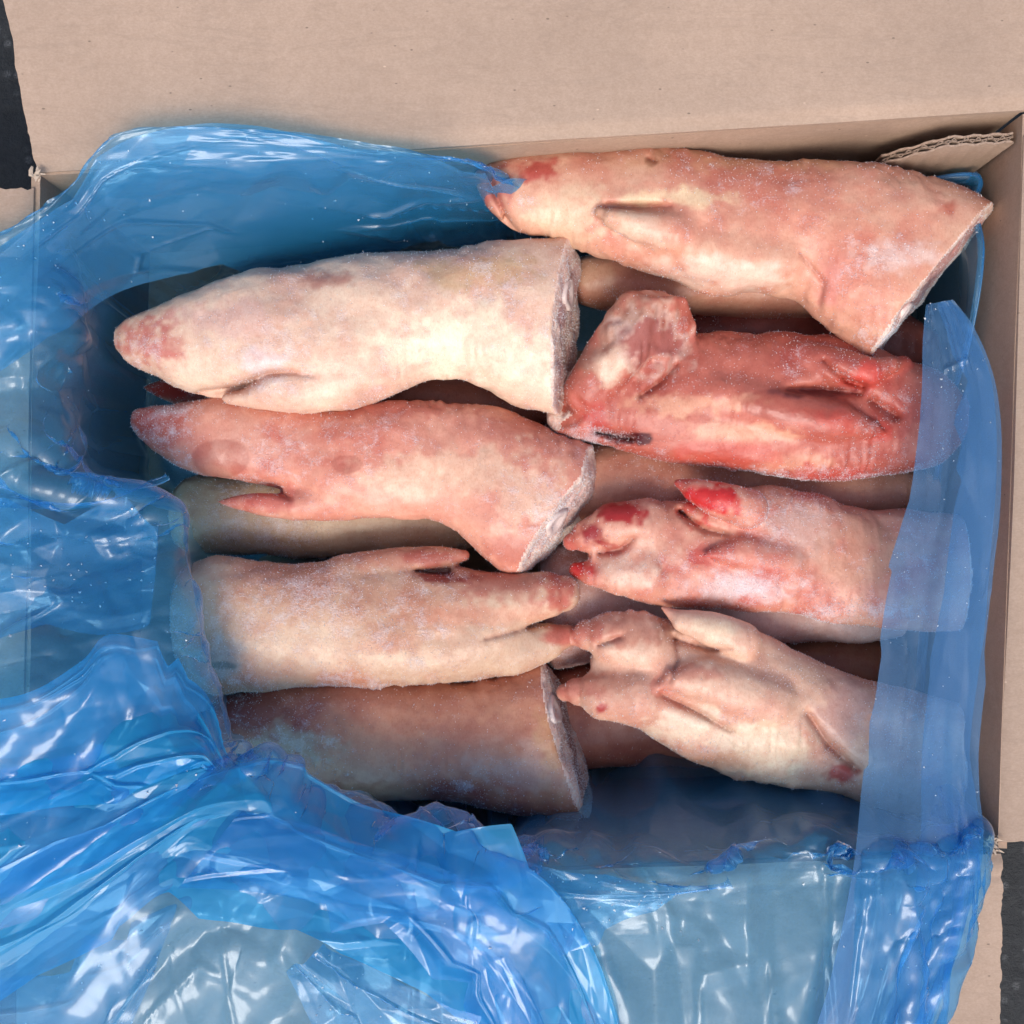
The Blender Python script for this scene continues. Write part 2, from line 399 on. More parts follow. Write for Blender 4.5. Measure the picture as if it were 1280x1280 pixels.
# ------------------------------------------------------------------ pig trotters
def surface_nets(F):
    s = F < 0
    nx, ny, nz = F.shape
    cnt = np.zeros((nx - 1, ny - 1, nz - 1), np.int8)
    for a in (0, 1):
        for b in (0, 1):
            for c in (0, 1): cnt += s[a:nx - 1 + a, b:ny - 1 + b, c:nz - 1 + c]
    act = (cnt > 0) & (cnt < 8)
    I = np.argwhere(act); ids = np.full(act.shape, -1, np.int64); ids[act] = np.arange(len(I))
    acc = np.zeros((len(I), 3)); num = np.zeros(len(I))
    cor = [(a, b, c) for a in (0, 1) for b in (0, 1) for c in (0, 1)]
    for p in cor:
        for ax in range(3):
            if p[ax]: continue
            q = list(p); q[ax] = 1
            f0 = F[I[:, 0] + p[0], I[:, 1] + p[1], I[:, 2] + p[2]]; f1 = F[I[:, 0] + q[0], I[:, 1] + q[1], I[:, 2] + q[2]]
            m = (f0 < 0) != (f1 < 0)
            t = np.where(m, f0 / np.where(m, f0 - f1, 1), 0)
            pt = np.tile(np.array(p, float), (len(I), 1)); pt[:, ax] = t
            acc[m] += pt[m]; num[m] += 1
    Vt = I + acc / num[:, None]
    quads = []
    for ax in range(3):
        o1, o2 = (ax + 1) % 3, (ax + 2) % 3
        sl0 = [slice(None)] * 3; sl1 = [slice(None)] * 3
        sl0[ax] = slice(0, -1); sl1[ax] = slice(1, None)
        a, b = s[tuple(sl0)], s[tuple(sl1)]
        E = np.argwhere(a != b); sg = a[E[:, 0], E[:, 1], E[:, 2]]
        ok = (E[:, o1] > 0) & (E[:, o2] > 0) & (E[:, o1] < F.shape[o1] - 1) & (E[:, o2] < F.shape[o2] - 1); E = E[ok]; sg = sg[ok]
        def cell(d1, d2):
            e = E.copy(); e[:, o1] -= d1; e[:, o2] -= d2; return ids[e[:, 0], e[:, 1], e[:, 2]]
        q = np.stack([cell(1, 1), cell(0, 1), cell(0, 0), cell(1, 0)], -1)
        q[~sg] = q[~sg][:, ::-1]; quads.append(q)
    return Vt, np.concatenate(quads)

def smin(a, b, k):
    h = np.clip(0.5 + 0.5 * (b - a) / k, 0, 1); return b * (1 - h) + a * h - k * h * (1 - h)
def smax(a, b, k): return -smin(-a, -b, k)

def chain_sdf(P, nodes):
    d = np.full(len(P), 1e3, np.float32)
    for (a, ra), (b, rb) in zip(nodes[:-1], nodes[1:]):
        ab = b - a; t = np.clip(((P - a) @ ab) / (ab @ ab), 0, 1)
        d = np.minimum(d, np.linalg.norm(P - a - t[:, None] * ab, axis=1) - (ra + (rb - ra) * t))
    return d

def poly2(A2, pk, rr):
    d = np.full(len(A2), 1e3); w = np.zeros(len(A2))
    for i in range(len(pk) - 1):
        ab = pk[i + 1] - pk[i]; t = np.clip(((A2 - pk[i]) @ ab) / (ab @ ab), 0, 1)
        dd = np.linalg.norm(A2 - pk[i] - t[:, None] * ab, axis=1); m = dd < d
        d[m] = dd[m]; w[m] = (rr[i] + (rr[i + 1] - rr[i]) * t)[m]
    return d, w

class Body:
    def __init__(s, st, hk, hmax, tilt, sm=9.0):
        st = np.array(st, float); s.x0, s.x1 = st[0, 0], st[-1, 0]
        xs = np.arange(s.x0 - 40, s.x1 + 41, 1.0)
        t = np.interp(xs, st[:, 0], st[:, 1]); b = np.interp(xs, st[:, 0], st[:, 2])
        k = np.exp(-0.5 * (np.arange(-24, 25) / sm) ** 2); k /= k.sum()
        pad = lambda a: np.convolve(np.pad(a, 24, mode='edge'), k, 'valid')
        # keep sharp ends unsmoothed
        e = np.clip(np.minimum(xs - s.x0, s.x1 - xs) / 30, 0, 1)
        t = t * (1 - e) + pad(t) * e; b = b * (1 - e) + pad(b) * e
        s.xs, s.t, s.b = xs, t, b; s.hk, s.hmax, s.tilt = hk, hmax, tilt
    def par(s, x):
        t = np.interp(x, s.xs, s.t); b = np.interp(x, s.xs, s.b)
        w = np.maximum((b - t) / 2, 1.5); h = s.hmax * np.tanh(s.hk * w / s.hmax)
        zc = s.tilt * (x - (s.x0 + s.x1) / 2)
        return (t + b) / 2, w, h, zc
    def sdf(s, P):
        yc, w, h, zc = s.par(P[:, 0])
        n = 2.25
        r = ((np.abs(P[:, 1] - yc) / w) ** n + (np.abs(P[:, 2] - zc) / h) ** n) ** (1 / n)
        f = (r - 1) * np.minimum(w, h)
        f = np.maximum(f, np.maximum(s.x0 - P[:, 0], P[:, 0] - s.x1))
        return f
    def zsurf(s, x, y):
        yc, w, h, zc = s.par(np.array([x])); q = abs(y - yc[0]) / w[0]
        return zc[0] + (h[0] * (1 - q ** 2.25) ** (1 / 2.25) if q < 1 else 0.0)

WHITE = lin(236, 228, 224)
RED = lin(178, 42, 40); PINK = lin(208, 128, 112); CREAM = lin(228, 205, 172); BROWN = lin(150, 96, 76); DARK = lin(96, 40, 36); GREY = lin(176, 168, 162)
def make_trotter(spec):
    z0 = spec["z"]; s0 = mpp(z0); d0 = CAMZ - z0
    g = spec.get("g", 2.5)
    body = Body(spec["st"], spec.get("hk", 0.86), spec.get("hmax", 80), spec.get("tilt", 0.0))
    st = np.array(spec["st"], float)
    chains = []
    def conv(nodes, mode):
        out = []
        for (px, py, dz, r) in nodes:
            z = dz + (body.zsurf(px, py) if mode == 's' else 0)
            k = 1 - z * s0 / d0 if mode == 's' else 1.0
            out.append((np.array([640 + (px - 640) * k, 640 + (py - 640) * k, z]), r))
        return out
    for (kind, mode, k, nodes) in spec.get("chains", []): chains.append((kind, k, conv(nodes, mode)))
    trim = [(np.array(p, float), np.array(n_, float) / np.linalg.norm(n_)) for (p, n_) in spec.get("trim", [])]
    creases = [(k, [(q[0], q[1], q[3]) for q in nodes]) for (k, nodes) in spec.get("creases", [])]
    carves = [(k, conv(nodes, 'c')) for (k, nodes) in spec.get("carves", [])]
    cuts = [(np.array(p, float), np.array(n, float) / np.linalg.norm(n)) for (p, n) in spec.get("cuts", [])]
    allp = [p for (_, _, nd) in chains for (p, r) in nd]; rr = 46
    lo = np.array([st[:, 0].min() - 14, st[:, 1].min() - 14, -spec.get("hmax", 80) - 14 - abs(spec.get("tilt", 0)) * (st[-1, 0] - st[0, 0]) / 2])
    hi = np.array([st[:, 0].max() + 14, st[:, 2].max() + 14, -lo[2]])
    for (_, _, nd) in chains:
        for (p, r) in nd: lo = np.minimum(lo, p - r - 10); hi = np.maximum(hi, p + r + 10)
    n = np.ceil((hi - lo) / g).astype(int) + 1
    ax = [lo[i] + g * np.arange(n[i]) for i in range(3)]
    X, Y, Z = np.meshgrid(*ax, indexing='ij')
    P = np.stack([X.ravel(), Y.ravel(), Z.ravel()], -1).astype(np.float32)
    sd = spec["seed"]
    f = body.sdf(P).astype(np.float32)
    def local(nodes, pad):
        pts = np.array([p for p, _ in nodes]); rm = max(r for _, r in nodes) + pad
        a = pts.min(0) - rm; b = pts.max(0) + rm
        return np.all((P > a) & (P < b), axis=1)
    def apply_cuts(f):
        for (p, nn) in cuts:
            pl = (P - p) @ nn
            near = np.abs(pl) < 24
            pl[near] += 3.6 * fbm(P[near], 24, 3, sd + 5)
            f = smax(f, pl.astype(np.float32), 3.0)
        return f
    cut_first = spec.get("cut_first", False)
    if cut_first: f = apply_cuts(f)
    cd = {}
    for i, (kind, k, nodes) in enumerate(chains):
        m = local(nodes, 3 * k + 4); d = chain_sdf(P[m], nodes)
        if kind == 'heel_knob':
            for (p_, n_) in trim: d = smax(d, ((P[m] - p_) @ n_ + 3.0 * fbm(P[m], 20, 2, sd)).astype(np.float32), 5)
        f[m] = smin(f[m], d, k)
    for (k, nodes) in carves:
        m = local(nodes, 3 * k + 4); d = chain_sdf(P[m], nodes); f[m] = smax(f[m], -d, k)
    for (k, nodes) in creases:
        pk = np.array([q[:2] for q in nodes], float); rr_ = np.array([q[2] for q in nodes], float)
        m = (P[:, 2] > -5) & np.all((P[:, :2] > pk.min(0) - 40) & (P[:, :2] < pk.max(0) + 40), axis=1) & (np.abs(f) < 26)
        kp = d0 / (d0 - P[m][:, 2] * s0)
        A2 = np.c_[640 + (P[m][:, 0] - 640) * kp, 640 + (P[m][:, 1] - 640) * kp]
        d, wr = poly2(A2, pk, rr_)
        f[m] += (2.6 * wr * np.exp(-(d / (1.4 + 0.8 * wr)) ** 1.25)).astype(np.float32)
    near = np.abs(f) < 18
    Pn = P[near]
    wr_ = vnoise(Pn * np.array([1, 0.28, 0.28], np.float32), 9, sd + 6); f[near] += 1.5 * (1 - 2 * np.abs(wr_)) * sstep(0.0, 0.5, vnoise(Pn, 75, sd + 8)); f[near] += 4.6 * vnoise(Pn, 85, sd) + 2.0 * vnoise(Pn, 32, sd + 1) + 0.7 * vnoise(Pn, 11, sd + 2)
    if not cut_first: f = apply_cuts(f)
    V, Q = surface_nets(f.reshape(n))
    V = lo + V * g
    # light smoothing of the net
    nb = np.zeros_like(V); ct = np.zeros(len(V))
    for a, b in ((0, 1), (1, 2), (2, 3), (3, 0)):
        np.add.at(nb, Q[:, a], V[Q[:, b]]); np.add.at(nb, Q[:, b], V[Q[:, a]]); np.add.at(ct, Q[:, a], 1); np.add.at(ct, Q[:, b], 1)
    V = V * 0.5 + 0.5 * nb / ct[:, None]
    # apparent photo position of every vertex, for pigment marks and painted light and shade
    kk = d0 / (d0 - V[:, 2] * s0); AP = np.c_[640 + (V[:, 0] - 640) * kk, 640 + (V[:, 1] - 640) * kk]
    Pf = V.astype(np.float32)
    w1 = fbm(Pf, 60, 4, sd + 11); w2 = fbm(Pf, 22, 4, sd + 17); w3 = fbm(Pf, 140, 3, sd + 23); w4 = fbm(Pf, 8, 2, sd + 29)
    col = np.tile(spec["col"], (len(V), 1))
    alt = spec.get("alt", PINK); a = np.clip(0.5 * spec.get("altamt", 0.35) + 1.15 * spec.get("altamt", 0.35) * (w1 + 0.9 * w3 + 0.5 * w2), 0, 1)[:, None]
    col = col * (1 - a) + alt * a
    frost = np.full(len(V), spec.get("frost", 0.35)) + 0.16 * w3 + 0.12 * w1 + 0.12 * w2
    wet = np.zeros(len(V))
    for (px, py, rx, ry, c, am) in spec.get("marks", []):
        q = np.sqrt(((AP[:, 0] - px) / rx) ** 2 + ((AP[:, 1] - py) / ry) ** 2) + 0.40 * w2 + 0.20 * w1 + 0.30 * w4
        m = (1 - sstep(0.35, 1.2, q)) * (V[:, 2] > -25)
        m = np.clip(m * am * 1.25, 0, 0.97)[:, None]; col = col * (1 - m) + c * m
    for (px, py, rx, ry, am) in spec.get("rime", []):
        q = np.sqrt(((AP[:, 0] - px) / rx) ** 2 + ((AP[:, 1] - py) / ry) ** 2) + 0.35 * w2
        frost += (1 - sstep(0.3, 1.2, q)) * am * 0.7
    for (px, py, rx, ry) in spec.get("bare", []):      # melted spots: no frost, shiny
        q = np.sqrt(((AP[:, 0] - px) / rx) ** 2 + ((AP[:, 1] - py) / ry) ** 2) + 0.10 * w1
        m = (1 - sstep(0.94, 1.03, q)) * (V[:, 2] > -10); frost = frost * (1 - m) - 0.4 * m; wet = np.maximum(wet, m)
        col = col * (1 - 0.6 * m[:, None]) + (col * np.array([0.66, 0.52, 0.52])) * 0.6 * m[:, None]
    # tips redden
    lab = np.zeros(len(V), int)
    best = np.full(len(V), 3.5)
    for i, (kind, k, nodes) in enumerate(chains):
        if kind == "lobe": continue
        d = chain_sdf(Pf, nodes)
        m = d < np.minimum(best, 3.5); lab[m] = i + 1; best[m] = d[m]
        tip = min(nodes, key=lambda q: q[1])[0]
        dt = np.linalg.norm(Pf - tip, axis=1) + 6 * w2
        m = (1 - sstep(4, spec.get("tipr", 34), dt)) * spec.get("tip", 0.5) * (d < 8)
        col = col * (1 - m[:, None]) + spec.get("tipcol", RED) * m[:, None]
    # crease shade painted into the skin colour along folds
    for (k, nodes) in creases:
        d, wr = poly2(AP, np.array([q[:2] for q in nodes], float), np.array([q[2] for q in nodes], float))
        m = ((1 - sstep(0.5, 3.0 + wr, d + 1.5 * w2)) * 0.35 * (V[:, 2] > 0))[:, None]; col = col * (1 - m) + lin(150, 80, 66) * m
    cutm = np.zeros(len(V)); knob = np.zeros(len(V), bool)
    for i, (kind, k, nodes) in enumerate(chains):
        if kind == 'heel_knob': knob |= chain_sdf(Pf, nodes) < 2.5
    for (p, nn) in cuts:
        d = (V - p) @ nn; cutm = np.maximum(cutm, sstep(-4.5, -2.2, d) * ~knob)
    # face normals/vertex normals over the whole surface
    W = np.c_[(V[:, 0] - 640) * s0, (640 - V[:, 1]) * s0, V[:, 2] * s0]
    Q = Q[:, ::-1]
    fn_ = np.cross(W[Q[:, 2]] - W[Q[:, 0]], W[Q[:, 3]] - W[Q[:, 1]])
    vn = np.zeros_like(W)
    for i in range(4): np.add.at(vn, Q[:, i], fn_)
    vn /= np.linalg.norm(vn, axis=1, keepdims=True) + 1e-12
    # out-facing check
    if np.sum(fn_ * (W[Q[:, 0]] - W.mean(0))) < 0: Q = Q[:, ::-1]; vn = -vn; fn_ = -fn_
    flab = np.where(cutm[Q].min(1) > 0.5, -1, 0)
    fc = np.where(flab == -1)[0]
    if len(fc):                                   # keep one connected sawn face
        vl = np.full(len(V), 10 ** 9); vl[Q[fc]] = Q[fc].min(1)[:, None]
        for _ in range(400):
            mn = vl[Q[fc]].min(1); old = vl.copy()
            for i in range(4): np.minimum.at(vl, Q[fc, i], mn)
            if (old == vl).all(): break
        rt = vl[Q[fc, 0]]; u_, c_ = np.unique(rt, return_counts=True); flab[fc[rt != u_[c_.argmax()]]] = 0
    lq = lab[Q]; maj = np.where((lq == lq[:, :1]).all(1), lq[:, 0], 0)
    flab = np.where((flab == 0) & (maj > 0), maj, flab)
    base = np.array([W[:, 0].mean(), W[:, 1].mean(), W[:, 2].min()])
    root = thing("pig_trotter", spec["label"], "pig trotter", (base[0], base[1], z0 + base[2]), spec["group"])
    W0 = W - base
    # meat colours on the sawn end
    cc = np.tile(lin(246, 224, 206), (len(V), 1))
    dep = -body.sdf(Pf); mk = (sstep(8, 20, dep + 7 * w2) * sstep(-0.5, 0.2, fbm(Pf, 30, 3, sd + 40)))[:, None]
    cc = cc * (1 - 0.7 * mk) + spec.get("meat", lin(190, 110, 105)) * 0.7 * mk
    parts = {0: "skin", -1: "cut_face"}
    cutobj = None
    for L in np.unique(flab):
        q = Q[flab == L]
        u, inv = np.unique(q, return_inverse=True); q2 = inv.reshape(q.shape)
        nm = parts.get(L) or chains[L - 1][0]
        at = {"Col": ('FLOAT_COLOR', np.clip(cc[u] if L == -1 else np.minimum(col[u] * np.array([0.93, 0.89, 0.88]), 0.88), 0, 1)), "frost": ('FLOAT', np.clip(frost[u], -0.5, 1.2)), "wet": ('FLOAT', wet[u])}
        o = mesh_obj(nm, W0[u], q2, M_CUT if L == -1 else M_SKIN, root, True, vn[u], at)
        if L == -1: cutobj = o
        if nm == "dewclaw" and spec.get("dewlabel"): o["label"] = spec["dewlabel"]
    # bone stub in the sawn end
    if cutobj is not None and "bone" in spec:
        (bx, by, bz, br) = spec["bone"]; p, nn = cuts[0]
        c = np.array([bx, by, bz], float); c -= nn * ((c - p) @ nn)
        e1 = np.cross(nn, [0, 0, 1.0]); e1 /= np.linalg.norm(e1); e2 = np.cross(nn, e1)
        Vb = []; Fb = []; na = 28
        for rr_, ht in ((1.0, -3), (1.0, 2.0), (0.86, 3.6), (0.55, 2.8), (0.40, 0.5), (0.0, 0.2)):
            for j in range(na):
                an = 2 * math.pi * j / na; wob = 1 + 0.10 * math.sin(3 * an + 1) + 0.06 * math.sin(5 * an)
                Vb.append(c + (e1 * math.cos(an) * 0.8 + e2 * math.sin(an)) * br * rr_ * wob + nn * ht)
        for i in range(5):
            for j in range(na): Fb.append((i * na + j, i * na + (j + 1) % na, (i + 1) * na + (j + 1) % na, (i + 1) * na + j))
        Vb = np.array(Vb); Vb = np.c_[(Vb[:, 0] - 640) * s0, (640 - Vb[:, 1]) * s0, Vb[:, 2] * s0] - base
        mesh_obj("bone", Vb, Fb, M_BONE, cutobj)
    # frost needles standing on the skin
    nf = spec.get("needles", 0)
    if nf:
        r = np.random.default_rng(sd + 99)
        vis = (vn[:, 2] > -0.35)
        wgt = vis * np.clip(frost - 0.08, 0.01, 1.0) ** 1.9 * (1 + 1.2 * (cutm > 0.3)) * (1 + 1.0 * (np.abs(vn[:, 2]) < 0.45))
        ii = r.choice(len(V), nf, p=wgt / wgt.sum())
        o = W0[ii] + r.normal(size=(nf, 3)) * 0.0005
        o -= vn[ii] * np.sum((o - W0[ii]) * vn[ii], axis=1, keepdims=True)
        d = vn[ii] + r.normal(size=(nf, 3)) * 0.55; d /= np.linalg.norm(d, axis=1, keepdims=True)
        ln = r.gamma(2.0, 0.00015, nf) + 0.00016; wd = r.uniform(0.00012, 0.00026, nf)
        t1 = np.cross(d, r.normal(size=(nf, 3))); t1 /= np.linalg.norm(t1, axis=1, keepdims=True); t2 = np.cross(d, t1)
        q = [o + t1 * wd[:, None], o + (-0.5 * t1 + 0.866 * t2) * wd[:, None], o + (-0.5 * t1 - 0.866 * t2) * wd[:, None], o + d * ln[:, None]]
        VV = np.stack(q, 1).reshape(-1, 3); b = np.arange(nf)[:, None] * 4
        FF = np.concatenate([b + np.array([[0, 1, 3]]), b + np.array([[1, 2, 3]]), b + np.array([[2, 0, 3]])])
        fo = mesh_obj("frost_crystals", VV, FF, M_FROST, root, False); fo["kind"] = "stuff"
    return root

TOPG = "frozen trotters on top of the pile"; LOWG = "frozen trotters lower in the pile"
NEED = 4500
SPECS = [
 dict(seed=1, z=0.120, label="largest cream trotter lying along the back wall, sawn end at the right corner", group=TOPG,
  st=[(592,214,224),(600,207,242),(615,204,268),(640,201,291),(665,197,299),(700,191,304),(746,187,318),(796,184,340),(875,187,361),(954,201,362),(1000,199,372),(1044,197,412),(1083,201,448),(1130,211,456),(1180,227,460),(1240,258,460),(1290,290,455)],
  cuts=[((1162,354,0),(0.775,0.632,0.26))], hmax=74,
  chains=[("dewclaw",'s',7,[(751,265,3,5),(766,270,3,12),(795,281,-2,20),(845,292,-14,26)]), ("lobe",'s',14,[(880,318,-22,28),(970,330,-22,26)])],
  creases=[(4,[(757,257,0,3),(800,259,1,5),(838,257,1,2.5)]),(5,[(604,210,0,3),(618,240,0,5),(640,288,0,3)]),(4,[(810,198,0,1.5),(820,202,0,1.5)]),(6,[(1000,316,4,1.2),(1030,352,4,2.2),(1025,380,2,1.2)])],
  col=lin(226,182,154), alt=lin(210,138,116), altamt=0.45, frost=0.20, needles=NEED, bone=(1130,400,20,20),
  marks=[(615,240,28,45,lin(196,112,104),0.7),(665,215,40,16,lin(186,84,74),0.75),(720,270,60,35,CREAM,0.6),(860,245,70,12,lin(240,220,180),0.7),(880,345,110,22,lin(236,214,194),0.6),(815,200,8,8,lin(140,78,60),0.6),(1120,318,60,24,lin(230,206,196),0.6),(1040,350,24,42,lin(220,150,136),0.7),(1185,262,12,10,lin(190,104,80),0.6),(800,290,40,18,lin(232,205,180),0.6),(950,200,140,18,lin(206,160,122),0.5)],
  rime=[(1120,320,70,24,0.22),(660,252,22,14,0.6),(1100,420,40,30,0.4)], bare=[], tip=0.35, tipcol=lin(170,80,66)),
 dict(seed=2, z=0.114, label="pale cream trotter pointing left under the blue plastic, its white sawn end at mid-box", group=TOPG,
  st=[(149,412,436),(160,402,449),(175,396,459),(195,388,468),(220,377,482),(260,359,494),(320,341,505),(370,331,516),(430,324,512),(485,320,497),(535,317,480),(580,310,476),(620,304,491),(660,301,511),(700,302,521),(745,304,527)],
  cuts=[((709,405,0),(0.96,0.085,0.27))], hmax=74,
  chains=[("dewclaw",'c',8,[(290,496,8,9),(325,494,16,18),(375,492,20,26),(435,480,18,30)])],
  creases=[(3,[(255,492,0,4),(300,484,2,7),(335,467,2,7),(362,465,2,4.5),(392,470,1,1.5)])],
  col=lin(238,216,190), alt=lin(220,168,148), altamt=0.38, frost=0.36, needles=NEED, bone=(712,370,10,24),
  marks=[(180,425,48,36,lin(204,126,114),0.75),(400,350,45,10,lin(190,130,112),0.6),(300,400,70,30,lin(226,190,176),0.6),(590,430,120,50,lin(246,232,204),0.85),(600,340,90,22,lin(206,174,128),0.5),(330,450,40,25,lin(236,222,220),0.6)],  # large pale oval paints the sunlit patch on the shank into the colour
  rime=[(300,420,120,40,0.22),(180,425,40,30,0.35),(335,480,40,16,0.4)], tip=0.2, tipcol=lin(200,140,130), meat=lin(206,160,158)),
 dict(seed=3, z=0.106, label="salmon pink trotter pointing left with two glossy thawed spots, below the pale cream one", group=TOPG,
  st=[(164,514,534),(175,508,551),(195,506,566),(225,501,589),(265,496,602),(305,496,604),(345,498,611),(385,502,624),(420,503,642),(495,502,645),(545,505,650),(580,509,668),(605,512,700),(630,516,718),(670,526,720),(725,551,720),(775,575,720)],
  cuts=[((700,656,0),(0.78,0.58,0.32)),((737,600,0),(0.97,0.10,0.25))], hmax=70,
  chains=[("dewclaw",'c',6,[(269,627,4,3.5),(290,628,6,10),(325,629,8,16),(370,628,8,22),(430,616,4,30)])],
  creases=[(4,[(300,607,2,3),(340,611,4,5),(362,622,6,3)])],
  col=lin(230,172,148), alt=lin(208,122,104), altamt=0.50, frost=0.40, needles=NEED, bone=(690,650,20,24),
  marks=[(185,530,38,34,lin(190,88,76),0.7),(640,535,70,22,lin(190,104,88),0.5),(560,590,120,34,lin(236,200,172),0.7),(660,620,50,50,lin(238,206,180),0.6),(330,560,60,30,lin(232,184,164),0.5),(325,622,46,20,lin(196,86,78),0.5),(500,510,80,16,lin(188,90,78),0.5),(640,690,40,22,lin(196,120,104),0.6)],
  rime=[(215,512,50,16,0.4),(700,660,40,50,0.4)], bare=[(276,573,38,24),(433,580,20,12)], tip=0.55, tipcol=lin(176,64,60), meat=lin(226,196,190)),
 dict(seed=4, z=0.108, trim=[((828,418,58),(0.62,0.18,0.70)),((775,395,70),(-0.55,-0.35,0.75)),((800,372,40),(0.1,-0.9,0.3))], label="raw red trotter with a knobbly torn end at left and dewclaws pointing right", group=TOPG, cut_first=True,
  st=[(686,500,530),(700,478,545),(723,446,556),(760,430,562),(800,427,569),(852,423,577),(926,422,592),(988,422,599),(1055,428,604),(1100,440,598),(1140,456,590),(1175,468,580),(1198,498,556)],
  cuts=[((748,492,52),(-0.72,-0.26,0.62))], hmax=66,
  chains=[("heel_knob",'c',6,[(735,492,26,32),(765,448,44,38),(795,408,50,40),(825,415,44,42)]),
          ("dewclaw",'s',6,[(1000,446,-8,16),(1045,460,2,21),(1085,466,8,19),(1110,459,14,11),(1129,453,16,6)]),
          ("dewclaw",'s',6,[(895,495,-28,36),(975,512,-18,33),(1045,526,-6,25),(1085,535,1,14),(1107,541,2,4)])],
  creases=[(4,[(1030,450,0,3),(1058,476,2,5),(1080,484,3,4)]),(4,[(985,486,1,3),(1030,487,1,6),(1075,492,0,4)]),(4,[(846,455,2,3),(825,478,2,4),(800,495,2,3)]),(5,[(1090,500,-2,6),(1120,520,0,6)]),(5,[(745,540,0,4),(790,548,0,4)])],
  carves=[(4,[(742,500,74,9),(765,478,82,8)]),(3,[(712,505,52,8),(735,530,50,6)])],
  col=lin(196,116,98), alt=lin(172,82,70), altamt=0.45, frost=0.34, needles=NEED, meat=lin(176,120,108),
  marks=[(850,505,80,16,lin(226,172,142),0.7),(930,540,80,14,lin(228,178,148),0.7),(1000,580,60,14,lin(222,168,140),0.6),(900,570,80,20,lin(200,84,70),0.6),(1040,595,70,14,lin(194,80,70),0.6),(1080,470,36,22,lin(206,84,72),0.8),(1040,525,50,16,lin(198,80,68),0.5),(1030,490,50,8,lin(110,44,48),0.7),(790,548,28,9,lin(80,20,26),0.9),(745,520,20,24,lin(184,44,44),0.5),(800,415,62,62,lin(206,158,132),0.9),(812,428,52,50,lin(232,206,190),0.8),(814,428,36,38,lin(172,104,94),1.0),(745,455,30,40,lin(176,120,98),0.8),(760,460,26,26,lin(226,200,176),0.7),(1120,510,40,40,lin(176,84,74),0.6),(730,440,20,30,lin(150,104,92),0.5)],  # narrow maroon oval between the dewclaws is crease shade painted in
  rime=[(900,470,120,30,0.22),(950,590,160,14,0.35),(730,545,50,18,0.5),(850,420,16,40,0.4)], bare=[(1000,505,70,22)], tip=0.5, tipcol=lin(206,70,60)),
 dict(seed=5, z=0.104, label="pink trotter with frosty toes pointing left and one bright red dewclaw", group=TOPG, dewlabel="red raw dewclaw",
  st=[(738,652,708),(770,632,738),(805,625,750),(850,627,755),(902,619,759),(960,603,764),(999,611,768),(1047,630,772),(1086,638,778),(1137,636,786),(1215,640,790)],
  cuts=[((1198,700,0),(1,0,0.05))], hmax=66, hk=0.8,
  chains=[("toe",'c',6,[(715,676,2,8),(735,668,10,19),(765,658,14,30),(805,660,12,36)]),("toe",'c',6,[(721,713,0,7),(742,717,6,17),(770,715,12,28),(805,712,12,36)]),
          ("dewclaw",'c',5,[(842,605,40,4),(860,614,46,12),(888,627,50,20),(925,638,46,24)]),("dewclaw",'s',6,[(870,697,3,4),(890,692,2,11),(925,690,-6,23),(985,702,-20,28)])],
  creases=[(4,[(750,691,0,5),(775,687,2,5),(792,672,2,3)]),(4,[(850,640,0,4),(880,662,2,5),(910,668,2,3)])],
  col=lin(226,176,152), alt=lin(204,112,98), altamt=0.5, frost=0.34, needles=NEED,
  marks=[(775,640,40,22,lin(176,40,42),0.85),(735,668,30,18,lin(150,36,42),0.8),(730,712,26,16,lin(184,40,40),0.85),(890,628,46,24,lin(206,38,40),0.9),(770,690,26,12,lin(186,60,56),0.6),(800,710,60,26,lin(234,204,182),0.7),(1000,660,60,40,lin(222,190,176),0.6),(1080,690,60,50,lin(204,150,124),0.5),(930,735,90,22,lin(232,214,214),0.6),(960,720,30,20,lin(190,80,70),0.5)],
  rime=[(980,640,90,40,0.3),(1060,765,90,20,0.5),(940,730,70,22,0.4),(780,680,60,40,0.15)], tip=0.75, tipcol=lin(186,34,36)),
 dict(seed=6, z=0.104, label="cream trotter at the front right with folded creases and toes pointing left", group=TOPG,
  st=[(738,822,876),(760,796,892),(790,772,908),(830,770,932),(870,780,952),(920,780,970),(960,794,978),(1000,817,984),(1040,837,994),(1080,850,1007),(1130,862,1024),(1215,886,1046)],
  cuts=[((1192,940,0),(1,0.1,0.05))], hmax=66, hk=0.78,
  chains=[("toe",'c',6,[(714,797,2,8),(735,793,8,19),(765,795,14,34),(800,803,16,40)]),("toe",'c',6,[(707,866,0,7),(726,864,6,17),(755,865,12,33),(792,864,16,42)]),
          ("dewclaw",'c',4,[(824,757,34,5),(846,772,40,15),(880,781,42,22),(918,798,34,24)]),("dewclaw",'s',6,[(823,860,4,4),(843,850,4,13),(885,850,-4,26),(960,876,-20,34)])],
  creases=[(3,[(829,869,1,3.5),(870,889,1,4.5),(914,914,1,2)]),(3,[(842,795,2,2.5),(848,825,2,2),(838,852,2,1.5)]),(4,[(845,800,2,2.5),(885,812,0,2.5),(915,812,0,1)]),(4,[(1010,892,1,4),(1035,930,1,6),(1072,963,0,4)]),(3,[(748,806,0,3),(775,796,1,3)])],
  carves=[(10,[(1058,885,72,26),(1120,920,76,34)])],
  col=lin(234,202,176), alt=lin(216,150,128), altamt=0.42, frost=0.26, needles=NEED,
